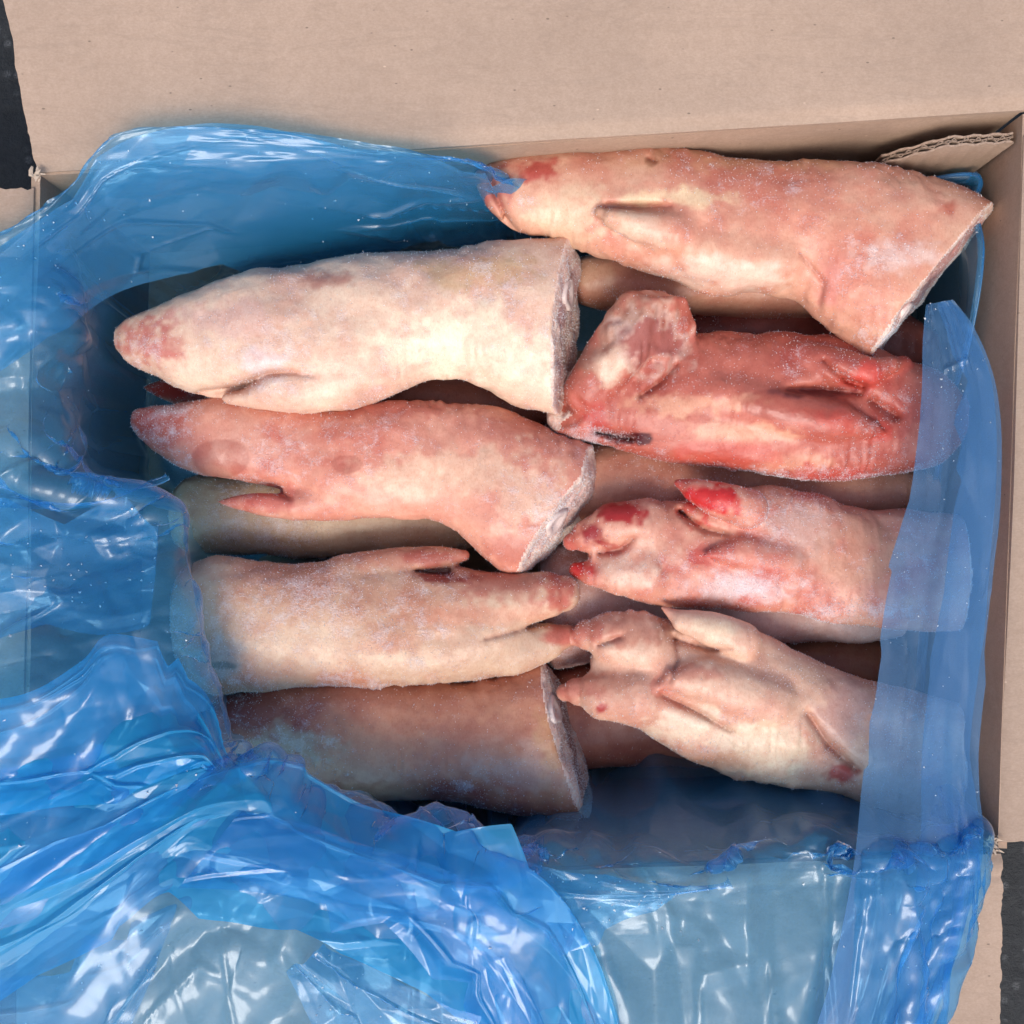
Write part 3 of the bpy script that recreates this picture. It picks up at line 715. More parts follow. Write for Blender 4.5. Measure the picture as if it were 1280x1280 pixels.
  marks=[(790,790,46,26,lin(206,140,116),0.6),(735,790,30,20,lin(204,128,110),0.7),(735,862,36,20,lin(200,118,100),0.6),(752,884,9,9,lin(176,50,50),0.8),(770,850,40,18,lin(196,138,112),0.6),(860,840,40,12,lin(206,136,116),0.6),(890,785,30,14,lin(240,220,190),0.7),(860,910,60,30,lin(242,226,200),0.7),(1052,968,22,16,lin(188,78,66),0.8),(960,930,90,30,lin(240,224,194),0.6),(1060,890,50,50,lin(212,172,158),0.7),(880,950,70,12,lin(214,156,124),0.5)],
  rime=[(1000,840,60,40,0.25)], tip=0.45, tipcol=lin(206,112,96)),
 dict(seed=7, z=0.104, label="greyish frosted trotter at left whose two toes point right", group=TOPG,
  st=[(219,738,790),(226,716,832),(240,704,858),(265,696,870),(300,699,868),(345,705,863),(400,702,857),(471,701,858),(518,703,856),(560,709,852),(600,716,846),(630,728,836),(650,745,820),(660,760,805)],
  hmax=68,
  chains=[("toe",'c',6,[(560,758,2,46),(625,753,4,39),(680,743,6,30),(702,741,6,22)]),("toe",'c',5,[(560,812,-2,38),(635,812,-2,31),(685,801,-2,22),(708,796,-2,14)]),
          ("dewclaw",'c',7,[(430,716,6,24),(500,704,4,20),(552,697,2,14),(581,694,2,7)])],
  creases=[(3,[(606,799,0,1.5),(640,790,2,2.5),(690,776,0,2.5)]),(3,[(520,714,0,3),(560,716,0,4)])],
  col=lin(222,196,168), alt=lin(202,146,118), altamt=0.45, frost=0.36, needles=NEED,
  marks=[(640,728,95,26,lin(186,98,82),0.55),(700,738,30,24,lin(186,84,70),0.65),(560,722,40,10,lin(150,60,54),0.7),(600,770,90,16,lin(222,160,132),0.5),(700,795,30,15,lin(202,104,88),0.65),(520,830,120,24,lin(226,200,170),0.6),(330,720,60,20,lin(206,150,130),0.4),(270,830,40,34,GREY,0.6),(275,832,22,5,lin(90,104,100),0.6),(500,700,60,16,lin(190,124,104),0.5),(545,697,40,12,lin(176,92,80),0.6)],
  rime=[(360,770,160,60,0.25),(690,725,40,14,0.3)], tip=0.45, tipcol=lin(176,70,58)),
 dict(seed=8, z=0.096, label="brownish trotter at the front left, sawn end at right, partly under the plastic", group=TOPG,
  st=[(258,885,945),(275,866,966),(310,857,986),(360,851,996),(420,848,999),(490,848,997),(565,849,1004),(620,841,1013),(660,829,1018),(700,825,1022),(760,825,1022)],
  cuts=[((712,930,0),(0.935,-0.285,0.25))], hmax=68,
  col=lin(210,152,122), alt=lin(166,92,78), altamt=0.55, frost=0.34, needles=NEED, bone=(705,880,26,22), meat=lin(120,36,40),
  creases=[],
  marks=[(310,890,60,40,lin(140,76,66),0.6),(360,930,60,26,lin(196,176,152),0.7),(480,870,120,24,lin(176,116,92),0.5),(600,930,90,40,lin(190,124,104),0.5),(660,960,60,30,lin(206,180,166),0.5),(690,920,20,60,lin(206,160,118),0.6)],
  rime=[(400,940,60,40,0.35),(560,960,120,40,0.2),(720,980,20,40,0.3)]),
 # lower layer
 dict(seed=11, z=0.074, label="pinkish trotter showing just beneath the largest one at the back", group=LOWG, g=4.5, hk=1.25, hmax=70,
  st=[(712,335,368),(724,320,380),(760,314,390),(850,318,397),(950,322,397),(1050,330,397),(1120,345,385)], col=lin(222,172,144), alt=PINK, altamt=0.4, frost=0.2, needles=1500,
  marks=[(745,340,30,16,lin(226,186,156),0.7)], rime=[(765,365,16,10,0.5)]),
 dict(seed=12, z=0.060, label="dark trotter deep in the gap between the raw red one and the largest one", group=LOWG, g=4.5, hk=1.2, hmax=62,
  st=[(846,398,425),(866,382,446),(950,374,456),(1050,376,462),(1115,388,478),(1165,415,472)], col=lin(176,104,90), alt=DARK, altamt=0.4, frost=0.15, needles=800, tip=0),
 dict(seed=13, z=0.066, label="red tipped trotter mostly hidden between the pale cream and salmon pink ones", group=LOWG, g=4.5, hk=1.4, hmax=62,
  st=[(176,480,488),(200,474,500),(250,468,514),(350,462,535),(480,462,538),(560,464,540),(650,474,540),(700,490,532)], col=lin(200,134,112), alt=lin(180,98,82), altamt=0.5, frost=0.3, needles=1500,
  marks=[(205,486,40,20,lin(190,62,48),0.85)]),
 dict(seed=14, z=0.070, label="plain cream trotter lying below the salmon pink one", group=LOWG, g=4.0, hk=1.15, hmax=66,
  st=[(222,612,678),(236,594,690),(300,584,695),(400,584,695),(500,588,692),(560,600,690),(600,620,682)], col=lin(212,192,160), alt=lin(186,150,120), altamt=0.3, frost=0.36, needles=2500,
  rime=[(340,660,90,30,0.3)]),
 dict(seed=15, z=0.078, label="tan trotter in the gap under the raw red one, above the red dewclaw", group=LOWG, g=4.0, hk=1.1, hmax=62,
  st=[(684,570,640),(706,556,655),(800,550,664),(900,556,666),(1000,568,664),(1100,574,650),(1165,594,640)], col=lin(206,156,132), alt=lin(186,120,100), altamt=0.4, frost=0.3, needles=2000,
  rime=[(720,590,20,30,0.5)]),
 dict(seed=16, z=0.076, label="pale trotter in the gap where three sets of toes meet at mid-box", group=LOWG, g=4.0, hk=1.0, hmax=60,
  st=[(672,695,810),(694,676,838),(760,672,826),(850,690,808),(950,718,808),(1060,728,806),(1130,742,796)], col=lin(216,190,180), alt=lin(190,140,126), altamt=0.4, frost=0.42, needles=2000),
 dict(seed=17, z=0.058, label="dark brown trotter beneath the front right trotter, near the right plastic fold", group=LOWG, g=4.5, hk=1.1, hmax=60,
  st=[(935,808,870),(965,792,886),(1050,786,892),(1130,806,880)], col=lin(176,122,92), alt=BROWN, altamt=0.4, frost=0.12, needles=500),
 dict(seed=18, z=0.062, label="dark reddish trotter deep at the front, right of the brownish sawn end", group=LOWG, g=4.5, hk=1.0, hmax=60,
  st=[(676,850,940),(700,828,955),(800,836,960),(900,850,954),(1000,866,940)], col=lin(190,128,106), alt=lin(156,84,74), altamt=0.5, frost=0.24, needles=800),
]
for sp in SPECS: make_trotter(sp)

# ------------------------------------------------------------------ blue plastic liner bag
def catmull(P, t):               # P (n,3) rows, t in [0,n-1]
    n = len(P); i = np.clip(np.floor(t).astype(int), 0, n - 2); f = (t - i)[:, None]
    p0 = P[np.clip(i - 1, 0, n - 1)]; p1 = P[i]; p2 = P[i + 1]; p3 = P[np.clip(i + 2, 0, n - 1)]
    return 0.5 * ((2 * p1) + (-p0 + p2) * f + (2 * p0 - 5 * p1 + 4 * p2 - p3) * f ** 2 + (-p0 + 3 * p1 - 3 * p2 + p3) * f ** 3)

def facets(nu, nv, Lu, Lv, cu, cv, seed, shear=0.0):
    """piecewise-flat random relief (crumpled film) on a nu x nv grid covering Lu x Lv"""
    r = np.random.default_rng(seed)
    a = int(Lu / cu) + 3; b = int(Lv / cv) + 3
    pu = ((np.arange(a)[:, None] - 0.5 + r.uniform(-0.48, 0.48, (a, b))) * cu).ravel()
    pv = ((np.arange(b)[None] - 0.5 + r.uniform(-0.48, 0.48, (a, b))) * cv).ravel()
    h = r.uniform(-1, 1, a * b)
    res = delaunay_2d_cdt([Vector((x / cu, y / cv)) for x, y in zip(pu, pv)], [], [], 0, 1e-6)
    vs_, tris, orig = res[0], res[2], res[3]
    pts = np.array([(q[0] * cu, q[1] * cv) for q in vs_]); hh = np.array([h[o[0]] if o else 0 for o in orig])
    out = np.zeros((nu, nv)); du = Lu / (nu - 1); dv = Lv / (nv - 1)
    for t in tris:
        A, B, D = pts[list(t)]
        i0 = max(0, int(math.ceil(min(A[0], B[0], D[0]) / du))); i1 = min(nu - 1, int(max(A[0], B[0], D[0]) / du))
        j0 = max(0, int(math.ceil(min(A[1], B[1], D[1]) / dv))); j1 = min(nv - 1, int(max(A[1], B[1], D[1]) / dv))
        if i1 < i0 or j1 < j0: continue
        U, Vv = np.meshgrid(np.arange(i0, i1 + 1) * du, np.arange(j0, j1 + 1) * dv, indexing='ij')
        den = (B[1] - D[1]) * (A[0] - D[0]) + (D[0] - B[0]) * (A[1] - D[1])
        if abs(den) < 1e-9: continue
        w0 = ((B[1] - D[1]) * (U - D[0]) + (D[0] - B[0]) * (Vv - D[1])) / den
        w1 = ((D[1] - A[1]) * (U - D[0]) + (A[0] - D[0]) * (Vv - D[1])) / den
        w2 = 1 - w0 - w1; m = (w0 >= -1e-6) & (w1 >= -1e-6) & (w2 >= -1e-6)
        val = w0 * hh[t[0]] + w1 * hh[t[1]] + w2 * hh[t[2]]
        out[i0:i1 + 1, j0:j1 + 1][m] = val[m]
    return out

def facets_xy(px, py, ang, cu, cv, seed):
    """the same relief laid out on the place itself (plan pixels), its long cells turned by ang"""
    c, s_ = math.cos(ang), math.sin(ang); a = c * (px - 640) + s_ * (py - 640) + 1300; b = -s_ * (px - 640) + c * (py - 640) + 1300
    n = 780; Mp = facets(n, n, 2600.0, 2600.0, cu, cv, seed); k = (n - 1) / 2600.0
    x = np.clip(a * k, 0, n - 1.001); y = np.clip(b * k, 0, n - 1.001); i = x.astype(int); j = y.astype(int); fx = x - i; fy = y - j
    return (Mp[i, j] * (1 - fx) + Mp[i + 1, j] * fx) * (1 - fy) + (Mp[i, j + 1] * (1 - fx) + Mp[i + 1, j + 1] * fx) * fy
def film_relief(px, py, seed, k1=1.0, k2=1.0, k3=1.0):
    """creases fan out: across the left drape, diagonal at the corner, down the front drape"""
    th = np.arctan2(py - 640, px - 640)                       # front = +pi/2, left = +-pi
    a = np.where(th > 0, th, th + 2 * math.pi)
    wf = sstep(2.35, 2.0, a); wl = sstep(2.45, 2.8, a); wc = np.clip(1 - wf - wl, 0, 1)
    out = 0
    for ang, w, sd in ((math.pi / 2, wf, 0), (math.pi * 0.74, wc, 7), (math.pi * 0.97, wl, 13)):
        out = out + w * (k1 * 0.0085 * facets_xy(px, py, ang, 190, 66, seed + sd))
    mask = sstep(0.0, 0.55, facets_xy(px, py, 0.4, 150, 120, seed + 23))
    out = out + k2 * 0.0034 * facets_xy(px, py, 1.9, 84, 40, seed + 21) * mask
    # long thin pleats along the zero lines of a stretched relief
    pl = 0
    for ang, w, sd in ((math.pi / 2, wf, 3), (math.pi * 0.74, wc, 5), (math.pi * 0.97, wl, 9)):
        pl = pl + w * np.clip(1 - np.abs(facets_xy(px, py, ang, 340, 70, seed + 30 + sd)) / 0.05, 0, 1)
    out = out + 0.0007 * facets_xy(px, py, 1.2, 60, 26, seed + 41) + 0.00028 * facets_xy(px, py, 2.6, 30, 16, seed + 42)
    return out + 0.0022 * pl * k3
def grid_normals(P):
    du = np.gradient(P, axis=0); dv = np.gradient(P, axis=1); n = np.cross(du, dv)
    return n / (np.linalg.norm(n, axis=2, keepdims=True) + 1e-12)
def grid_faces(nu, nv):
    idx = np.arange(nu * nv).reshape(nu, nv)
    return np.stack([idx[:-1, :-1], idx[1:, :-1], idx[1:, 1:], idx[:-1, 1:]], -1).reshape(-1, 4)
def soften(A, n=1):
    for _ in range(n):
        A = np.pad(A, 1, mode='edge'); A = (A[1:-1, 1:-1] * 2 + A[:-2, 1:-1] + A[2:, 1:-1] + A[1:-1, :-2] + A[1:-1, 2:]) / 6
    return A

def up2(A, n):                   # resample first two axes to n by linear interpolation
    for ax in (0, 1):
        m = A.shape[ax]; t = np.linspace(0, m - 1, n[ax]); i = np.minimum(t.astype(int), m - 2); f = t - i
        sh = [1] * A.ndim; sh[ax] = -1; f = f.reshape(sh)
        A = np.take(A, i, ax) * (1 - f) + np.take(A, i + 1, ax) * f
    return A
def relax(P, Lu, Lv, w, floor, iters, grav, kb=0.35, ks=0.25):
    """quasi-static thin sheet: stretch, shear and bending constraints, resting on floor()"""
    P = P.copy(); P0 = P.copy()
    Ld = np.sqrt((0.5 * (Lu[:, :-1] + Lu[:, 1:])) ** 2 + (0.5 * (Lv[:-1] + Lv[1:])) ** 2)
    def sol(a, b, L, wa, wb, k, push=False):
        d = b - a; n = np.sqrt((d * d).sum(-1)) + 1e-9; c = (n - L) / n
        if push: c = np.minimum(c, 0)
        d *= (k * c / (wa + wb + 1e-6))[..., None]; a += d * wa[..., None]; b -= d * wb[..., None]
    for it in range(iters):
        P[..., 2] -= grav * (w > 0)
        for o in (0, 1):
            n = (P.shape[0] - 1 - o) // 2 * 2 + o
            sol(P[o:n:2], P[o + 1:n + 1:2], Lu[o:n:2], w[o:n:2], w[o + 1:n + 1:2], 1.0)
            n = (P.shape[1] - 1 - o) // 2 * 2 + o
            sol(P[:, o:n:2], P[:, o + 1:n + 1:2], Lv[:, o:n:2], w[:, o:n:2], w[:, o + 1:n + 1:2], 1.0)
        if it % 2 == 0:
            for (ox, oy) in ((0, 0), (1, 1), (0, 1), (1, 0)):
                a = P[ox:-1:2, oy:-1:2]; b = P[ox + 1::2, oy + 1::2]; k = (min(a.shape[0], b.shape[0]), min(a.shape[1], b.shape[1]))
                sol(a[:k[0], :k[1]], b[:k[0], :k[1]], Ld[ox::2, oy::2][:k[0], :k[1]], w[ox:-1:2, oy:-1:2][:k[0], :k[1]], w[ox + 1::2, oy + 1::2][:k[0], :k[1]], ks)
                a = P[ox + 1::2, oy:-1:2]; b = P[ox:-1:2, oy + 1::2]; k = (min(a.shape[0], b.shape[0]), min(a.shape[1], b.shape[1]))
                sol(a[:k[0], :k[1]], b[:k[0], :k[1]], Ld[ox::2, oy::2][:k[0], :k[1]], w[ox + 1::2, oy:-1:2][:k[0], :k[1]], w[ox:-1:2, oy + 1::2][:k[0], :k[1]], ks)
        for o in range(4):
            a = P[o:-2:4]; b = P[o + 2::4]; k = min(len(a), len(b))
            sol(a[:k], b[:k], (Lu[o:-1:4] + Lu[o + 1::4])[:k], w[o:-2:4][:k], w[o + 2::4][:k], kb, True)
            a = P[:, o:-2:4]; b = P[:, o + 2::4]; k = min(a.shape[1], b.shape[1])
            sol(a[:, :k], b[:, :k], (Lv[:, o:-1:4] + Lv[:, o + 1::4])[:, :k], w[:, o:-2:4][:, :k], w[:, o + 2::4][:, :k], kb, True)
        P[..., 2] = np.maximum(P[..., 2], floor(P))
    return P
def buckle(P, exu, exv, w, floor, seed, strides=(8, 4, 2, 1), iters=(140, 120, 90, 50), grav=0.8e-5, amp=0.005, jump=None):
    nu, nv = P.shape[:2]; cur = None; rng = np.random.default_rng(seed)
    for st, it in zip(strides, iters):
        iu = np.unique(np.r_[np.arange(0, nu, st), nu - 1]); iv = np.unique(np.r_[np.arange(0, nv, st), nv - 1])
        B = P[np.ix_(iu, iv)]; ww = w[np.ix_(iu, iv)]; eu = exu[np.ix_(iu, iv)]; ev = exv[np.ix_(iu, iv)]
        Lu = np.linalg.norm(B[1:] - B[:-1], axis=2) * (1 + 0.5 * (eu[1:] + eu[:-1])); Lv = np.linalg.norm(B[:, 1:] - B[:, :-1], axis=2) * (1 + 0.5 * (ev[:, 1:] + ev[:, :-1]))
        if cur is None:
            D = np.zeros_like(B); D[..., 2] = np.abs(rng.normal(size=B.shape[:2])) * amp
            D[..., :2] = rng.normal(size=B.shape[:2] + (2,)) * amp * 0.4
        else:
            D = up2(cur, B.shape[:2])
            D = D + rng.normal(size=D.shape) * 0.0006 * (st > 1)
        Q = relax(B + D * np.minimum(ww, 1)[..., None], Lu, Lv, ww, floor, it, grav * st, kb={8: 0.30, 4: 0.16, 2: 0.08, 1: 0.04}[st])
        cur = Q - B
    return P + up2(cur, (nu, nv))

bag = thing("plastic_bag", "crumpled translucent blue plastic liner bag lining the box and draped over its edges", "plastic bag", (0, 0, 0.006))
BZ = np.array([0, 0, 0.006])
inner = [np.array(plan(*c, 0))[:2] for c in (TL, TR, BR, BL)]
def clamp_inside(P, margin=0.0022):
    Q = P.reshape(-1, 3); low = Q[:, 2] < H + 0.0015
    for a, b in zip(inner, inner[1:] + inner[:1]):
        t = (b - a) / np.linalg.norm(b - a); nrm = np.array([t[1], -t[0]])      # inward (clockwise quad)
        d = (Q[:, :2] - a) @ nrm
        m = low & (d < margin) & (d > -0.02); Q[m, :2] += nrm * (margin - d[m])[:, None]
    return Q.reshape(P.shape)

# guides: rows 0..7 = floor, floor edge, wall low, wall high, crest, out, out, end  (plan px, py, z in mm)
G = []
OV = []
def guide(*pts): G.append([plan(p[0], p[1], p[2] / 1000) for p in pts])
def short(cx, cy, top, ix, iy):  # lining that ends below the rim
    fx, fy = 640 + (cx - 640) * 0.6, 640 + (cy - 640) * 0.6
    OV.append(0.0)
    guide((fx, fy, 7), (cx + ix, cy + iy, 9), (cx + ix * .5, cy + iy * .5, top * 0.4), (cx, cy, top * 0.75), (cx, cy, top), (cx + ix * .3, cy + iy * .3, top + 3), (cx + ix * .6, cy + iy * .6, top + 4), (cx + ix, cy + iy, top + 4))
def over(cx, cy, cz, o1, o2, end, wall_in=None):
    fx, fy = 640 + (cx - 640) * 0.6, 640 + (cy - 640) * 0.6
    wx, wy = wall_in or (cx, cy); OV.append(1.0)
    guide((fx, fy, 7), (wx, wy, 9), (wx, wy, cz * 0.35), ((wx + cx) / 2, (wy + cy) / 2, cz * 0.75), (cx, cy, cz), o1, o2, end)
short(1262, 186, 112, -14, 12)
short(1150, 192, 100, -4, 14)
short(1000, 194, 84, 0, 14)
short(820, 200, 84, 0, 14)
short(700, 206, 100, 0, 12)
short(650, 208, 128, 0, 12)
over(600, 204, 148, (598, 202, 152), (594, 206, 155), (590, 210, 157), (605, 220))
over(540, 208, 150, (536, 203, 154), (534, 202, 156), (532, 200, 157), (545, 225))
over(460, 212, 150, (458, 200, 156), (456, 193, 158), (455, 187, 158), (465, 235))
over(350, 220, 150, (348, 200, 157), (346, 188, 161), (345, 178, 162), (360, 245))
over(240, 230, 150, (232, 204, 158), (225, 188, 164), (220, 174, 166), (255, 260))
over(150, 244, 150, (150, 214, 160), (152, 200, 165), (152, 190, 167), (175, 285))
over(100, 270, 150, (98, 262, 158), (97, 256, 163), (97, 251, 165), (130, 310))
over(84, 310, 150, (64, 304, 158), (46, 302, 162), (24, 304, 163), (112, 350))
over(86, 360, 150, (44, 356, 160), (-10, 352, 163), (-80, 352, 160), (104, 395))
over(92, 420, 149, (40, 420, 160), (-30, 425, 162), (-150, 430, 158), (92, 440))
over(80, 500, 149, (30, 500, 158), (-40, 500, 160), (-170, 505, 157), (74, 500))
over(84, 575, 148, (30, 575, 157), (-50, 575, 160), (-180, 580, 157), (78, 575))
over(140, 622, 147, (60, 640, 156), (-30, 650, 160), (-180, 650, 157), (110, 622))
over(216, 640, 146, (120, 690, 155), (10, 710, 161), (-180, 710, 157), (170, 650))
over(222, 700, 146, (140, 735, 156), (30, 760, 162), (-180, 780, 157), (190, 700))
over(232, 790, 147, (160, 800, 158), (50, 820, 164), (-180, 850, 157), (200, 790))
over(262, 870, 149, (180, 880, 160), (70, 910, 166), (-170, 960, 157), (225, 880))
over(284, 940, 151, (190, 965, 164), (80, 1020, 168), (-150, 1090, 156), (250, 960))
over(312, 962, 152, (240, 1030, 166), (140, 1110, 168), (-60, 1260, 154), (290, 1000))
over(345, 952, 153, (300, 1060, 167), (220, 1180, 164), (120, 1420, 150), (330, 1010))
over(400, 990, 152, (370, 1090, 166), (320, 1210, 160), (260, 1440, 149), (395, 1040))
over(470, 1012, 151, (460, 1100, 164), (440, 1210, 158), (410, 1440, 149), (470, 1070))
over(560, 1030, 150, (560, 1110, 162), (555, 1210, 157), (550, 1440, 149), (565, 1075))
over(640, 1058, 149, (645, 1120, 160), (645, 1210, 157), (650, 1440, 148), (645, 1084))
over(740, 1066, 149, (745, 1110, 158), (750, 1210, 156), (760, 1440, 148), (770, 1030))
over(860, 1080, 152, (860, 1105, 157), (862, 1210, 155), (870, 1440, 147), (860, 985))
over(980, 1060, 149, (978, 1102, 157), (972, 1210, 155), (965, 1440, 147), (980, 985))
over(1090, 1062, 150, (1084, 1100, 157), (1070, 1210, 155), (1045, 1440, 147), (1090, 985))
over(1170, 1056, 151, (1162, 1100, 157), (1130, 1210, 155), (1085, 1440, 147), (1165, 1040))
over(1214, 1040, 151, (1212, 1080, 156), (1180, 1190, 154), (1110, 1440, 147), (1205, 1020))
short(1226, 980, 82, -12, -6)
short(1228, 900, 82, -14, 0)
short(1234, 800, 82, -14, 0)
short(1244, 700, 82, -14, 0)
short(1252, 600, 82, -14, 0)
short(1258, 500, 92, -14, 0)
short(1262, 400, 112, -14, 0)
short(1264, 300, 122, -14, 0)
short(1262, 230, 114, -14, 4)
G = np.array(G); nG = len(G)
def floor(Q, lift=0.0):
    qx = 640 + Q[..., 0] / SR; qy = 640 - Q[..., 1] / SR
    fz = np.full(qx.shape, -1.0)
    fz = np.where((qx < 46) & (qy > 200), H + 0.0055, fz)
    ry = 1112 - 48 * (qx - 22) / 1230
    fz = np.where(qy > ry - 6, H + 0.0045 - 0.012 * np.clip((qy - ry) / 340, 0, 1.2), fz)
    fz = np.where((qy < 212 - 0.06 * (qx - 45)) & (qx < 620), H + 0.004 + 0.016 * np.clip((210 - qy) / 350, 0, 1), fz)
    return fz + lift
def lining():
    NU, NV = 1040, 224
    tv = np.r_[np.linspace(0, 3, 50, endpoint=False), np.linspace(3, 7, 174)]
    rows = np.array([catmull(np.ascontiguousarray(g_), tv) for g_ in G])          # nG x NV x 3
    Gp = np.concatenate([rows[-2:], rows, rows[:3]]); den = np.cumsum([0.0] + [0.35 + 1.0 * max(a_, b_) for a_, b_ in zip(OV, OV[1:] + OV[:1])]); tu = 2 + np.interp(np.linspace(0, den[-1], NU), den, np.arange(nG + 1))
    P = np.stack([catmull(np.ascontiguousarray(Gp[:, j]), tu) for j in range(NV)], 1)
    U = np.arange(NU) / (NU - 1); Vn = np.arange(NV) / (NV - 1)
    px = 640 + P[:, :, 0] / SR; py = 640 - P[:, :, 1] / SR
    LuP, LvP = 4200.0, 900.0
    ovc = np.interp(tu - 2, np.arange(nG + 1), OV + OV[:1])[:, None]
    f1 = facets(NU, NV, LuP, LvP, 58, 190, 5); f2 = facets(NU, NV, LuP, LvP, 34, 66, 6)
    inn = 1 - sstep(0.40, 0.55, Vn)[None] * ovc
    P = P + grid_normals(P) * ((0.0022 + 0.004 * (py > 940)) * f1 * inn + (0.0012 + 0.0016 * (py > 940)) * f2 * inn)[..., None]
    out = sstep(0.30, 0.50, Vn)[None] * ovc
    backw = sstep(420, 300, py) * (px < 660)
    f4 = facets(NU, NV, LuP, LvP, 44, 120, 14)
    N = grid_normals(P); N = N * np.sign(N[..., 2][:, Vn > 0.6].mean())
    P = P + N * ((0.0 * f4 + 0.005) * out * (1 - 0.55 * backw) * (1 - 0.8 * backw * sstep(60, 180, px)))[..., None]
    wfree = sstep(0.34, 0.48, Vn)[None] * ovc
    outer = (py > 1330) | (px < -110)
    w = np.where(outer, 0.15, 1.0) * wfree
    w[:, -1] *= np.where((py[:, -1] > 1300) | (px[:, -1] < -90), 0.0, 1.0)
    side = sstep(1150, 1110, px); w = w * (0.15 + 0.85 * side)
    ex = (0.012 - 0.012 * backw) * wfree * side
    P = buckle(P, ex, 0.4 * ex, w, floor, 3, strides=(8, 4), iters=(80, 40), grav=0.0, amp=0.002)
    N = grid_normals(P); N = N * np.sign(N[..., 2][:, Vn > 0.6].mean())
    qx = 640 + P[..., 0] / SR; qy = 640 - P[..., 1] / SR
    P = P + N * ((film_relief(qx, qy, 24, 1.0, 1.0, 1.0) + 0.002) * out * (1 - 0.6 * backw) * (1 - 0.7 * backw * sstep(60, 180, px)) * (0.35 + 0.65 * side))[..., None]
    P[..., 2] = np.where(out > 0.5, np.maximum(P[..., 2], floor(P, -0.001)), P[..., 2])
    P = clamp_inside(P)
    return mesh_obj("liner_sheet", P.reshape(-1, 3) - BZ, grid_faces(NU, NV), M_FILM, bag)
lining()

def ribbon(name, A, B, nu, nv, seed, amp, cu, cv, rag=1.0, lift=0.0, mat=None, rest=False):
    """sheet spanned between two edge curves A and B (lists of plan px,py,mm)"""
    A = np.array([plan(p[0], p[1], p[2] / 1000) for p in A]); B = np.array([plan(p[0], p[1], p[2] / 1000) for p in B])
    t = np.linspace(0, len(A) - 1, nu); a = catmull(A, t); b = catmull(B, t); v = np.linspace(0, 1, nv)[None, :, None]
    P = a[:, None] * (1 - v) + b[:, None] * v
    P[:, :, 2] += lift * np.sin(v[:, :, 0] * math.pi)
    Lu = np.linalg.norm(np.diff(a, axis=0), axis=1).sum() / SR; Lv = np.linalg.norm(a - b, axis=1).mean() / SR
    pl_ = np.clip(1 - np.abs(facets(nu, nv, Lu, Lv, 300, cv, seed + 2)) / 0.06, 0, 1)
    d = amp * (1.5 * facets(nu, nv, Lu, Lv, cu, cv * 1.25, seed) + 0.35 * facets(nu, nv, Lu, Lv, cu * 0.42, cv * 0.6, seed + 1) + 0.5 * pl_) + 0.0007 * facets(nu, nv, Lu, Lv, 64, 26, seed + 7) + 0.00025 * facets(nu, nv, Lu, Lv, 30, 15, seed + 8)
    ew = np.sin(np.linspace(0, 1, nu) * math.pi) ** 0.4
    rk = np.random.default_rng(seed + 3)
    for e in (0, -1):      # uneven folded edges made of short straight runs
        nk = max(4, int(Lu / 75)); kx = np.sort(np.r_[0, rk.uniform(0, 1, nk), 1]); ky = rk.normal(size=nk + 2) * 0.0042 * rag
        k_ = np.interp(np.linspace(0, 1, nu), kx, ky) * ew
        wv_ = np.clip(1 - np.arange(nv) / (nv * 0.6), 0, 1); wv_ = wv_ if e == 0 else wv_[::-1]
        dirn = (b - a) / (np.linalg.norm(b - a, axis=1, keepdims=True) + 1e-6)
        P += (dirn * k_[:, None])[:, None] * wv_[None, :, None]
    N = grid_normals(P); N = np.where(N[:, :, 2:3] < 0, -N, N)
    P = P + N * d[..., None]
    if rest: P[..., 2] = np.maximum(P[..., 2], floor(P, 0.002))
    return mesh_obj(name, P.reshape(-1, 3) - BZ, grid_faces(nu, nv), mat or M_FILM, bag)

# fold standing along the right wall and running down over the front flap (two layers)
fold = [(1196,372,146),(1222,410,147),(1246,480,149),(1250,600,151),(1240,720,152),(1228,830,153),(1219,940,154),(1222,1050,157),(1200,1150,158),(1160,1270,157),(1105,1430,152)]
lefte = [(1166,376,143),(1163,420,143),(1161,490,143),(1148,590,144),(1116,720,146),(1100,830,147),(1080,960,150),(1058,1080,159),(1034,1200,159),(1010,1300,156),(985,1430,151)]
fo = ribbon("folded_edge", fold, lefte, 420, 80, 31, 0.0019, 360, 30, rag=0.22, mat=M_FILM3); fo["label"] = "long fold of film along the right wall"
mid = [((a[0] * 0.55 + b[0] * 0.45), a[1] * .5 + b[1] * .5, (a[2] + b[2]) / 2 - 2.5) for a, b in zip(fold, lefte)]
ribbon("under_layer", [(a[0] - 1, a[1], a[2] - 2.5) for a in fold], mid, 420, 40, 37, 0.0014, 220, 30, rag=0.4)
# gathered folds at the front left
ribbon("gathered_fold", [(-70,1100,172),(30,1066,174),(130,1022,176),(225,968,174),(284,944,166),(335,938,158),(402,976,156),(456,1000,156),(530,1012,159),(600,1030,160),(662,1060,162),(706,1116,163),(742,1194,163),(776,1290,160),(806,1420,155)],
       [(-70,1280,166),(20,1232,170),(110,1180,176),(180,1132,180),(232,1096,181),(300,1112,180),(360,1140,178),(420,1156,176),(470,1182,174),(530,1218,172),(590,1262,169),(634,1306,166),(670,1350,163),(700,1390,160),(730,1440,156)], 520, 150, 41, 0.0040, 230, 48, rag=1.2, lift=0.001, mat=M_FILM2, rest=True)
ribbon("gathered_fold", [(316,1000,168),(390,1012,166),(450,1030,166),(520,1044,167),(580,1070,168),(628,1120,170),(660,1190,168),(690,1280,164),(720,1420,158)], [(250,1078,182),(330,1082,182),(400,1092,182),(450,1108,180),(500,1136,178),(548,1176,176),(590,1226,172),(628,1300,168),(660,1430,160)], 320, 90, 45, 0.0028, 210, 40, rag=1.1, lift=0.001, mat=M_FILM, rest=True)
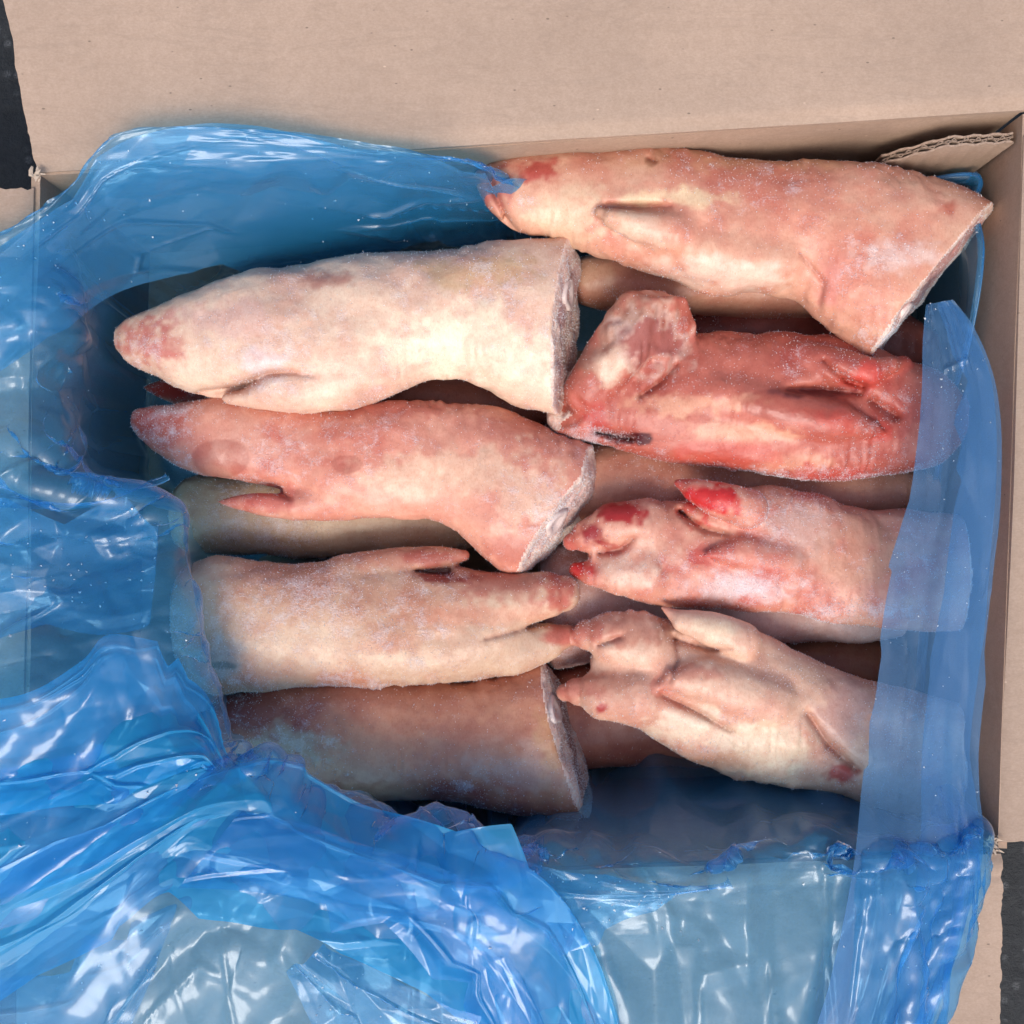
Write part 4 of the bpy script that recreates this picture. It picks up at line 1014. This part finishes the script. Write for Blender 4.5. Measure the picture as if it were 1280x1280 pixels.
ribbon("gathered_fold", [(-60,870,170),(50,860,170),(120,826,169),(150,800,166),(200,812,162),(250,830,156),(278,864,156),(290,918,158),(290,950,160)],
       [(-60,1010,172),(40,1000,174),(110,986,176),(160,980,176),(200,976,175),(230,972,173),(255,968,170),(272,964,166),(284,960,162)], 300, 112, 49, 0.0036, 130, 40, rag=1.3, lift=0.001, mat=M_FILM2, rest=True)
for k_, (A_, B_, amp_, m_) in enumerate((
    ([(-60,960,174),(60,944,174),(160,934,172),(245,930,167),(284,948,164)], [(-60,1130,170),(40,1100,174),(130,1064,176),(210,1016,176),(270,968,170)], 0.0036, M_FILM2),
    ([(-70,1220,168),(60,1180,172),(170,1140,176),(244,1108,179)], [(-70,1420,158),(60,1380,162),(150,1300,168),(215,1190,174)], 0.0034, M_FILM),
    ([(420,1150,177),(520,1200,174),(620,1270,170),(700,1400,160)], [(370,1190,173),(424,1280,168),(490,1350,163),(560,1440,157)], 0.0034, M_FILM),
    ([(-60,600,168),(40,626,166),(120,640,161),(204,650,155)], [(-60,800,170),(30,796,169),(110,784,166),(196,772,158)], 0.0046, M_FILM),
    ([(590,1036,163),(700,1072,163),(800,1084,162),(900,1080,162)], [(700,1180,166),(780,1150,164),(850,1130,163),(910,1100,162)], 0.0026, M_FILM))):
    ribbon("fold_layer", A_, B_, 240, 110, 90 + 3 * k_, amp_, 110, 40, rag=1.3, mat=m_, rest=True)
b3a = [(-40,640,166),(60,650,164),(140,640,160),(214,596,152)]
b3b = [(-40,560,166),(60,600,164),(140,612,160),(210,592,154)]
ribbon("gathered_fold", b3a, b3b, 160, 40, 53, 0.003, 60, 20)
# second film layer in the back-left corner
b4a = [(-60,380,166),(40,306,168),(118,244,168),(205,192,168),(330,180,166),(460,192,162),(560,206,160),(640,214,140),(760,216,110)]
b4b = [(-60,520,160),(40,440,154),(120,360,140),(220,320,120),(350,285,100),(480,270,96),(580,262,90),(680,250,80),(800,240,70)]
ribbon("fold_layer", b4a, b4b, 300, 110, 59, 0.0030, 150, 46)
# ice grains sprinkled on the film
def grains():
    r = np.random.default_rng(5); V = []; F = []
    src = [o for o in bag.children if o.name.startswith(("folded_edge", "liner_sheet", "fold_layer"))]
    for o in src:
        n = len(o.data.vertices); co = np.empty(n * 3, np.float32); o.data.vertices.foreach_get("co", co); co = co.reshape(-1, 3)
        m = np.where(co[:, 2] > 0.09)[0]
        cnt = 170 if o.name.startswith("liner") else 90
        for i in r.choice(m, cnt):
            c = co[i] + np.array([0, 0, 0.0004]); s = min(r.gamma(2, 0.00016) + 0.00018, 0.0008); b = len(V)
            q = r.normal(size=(4, 3)); q /= np.linalg.norm(q, axis=1, keepdims=True)
            V += list(c + q * s); F += [(b, b + 1, b + 2), (b, b + 2, b + 3), (b, b + 3, b + 1), (b + 1, b + 3, b + 2)]
    o = mesh_obj("ice_grains", V, F, M_FROST, bag, False); o["kind"] = "stuff"
grains()
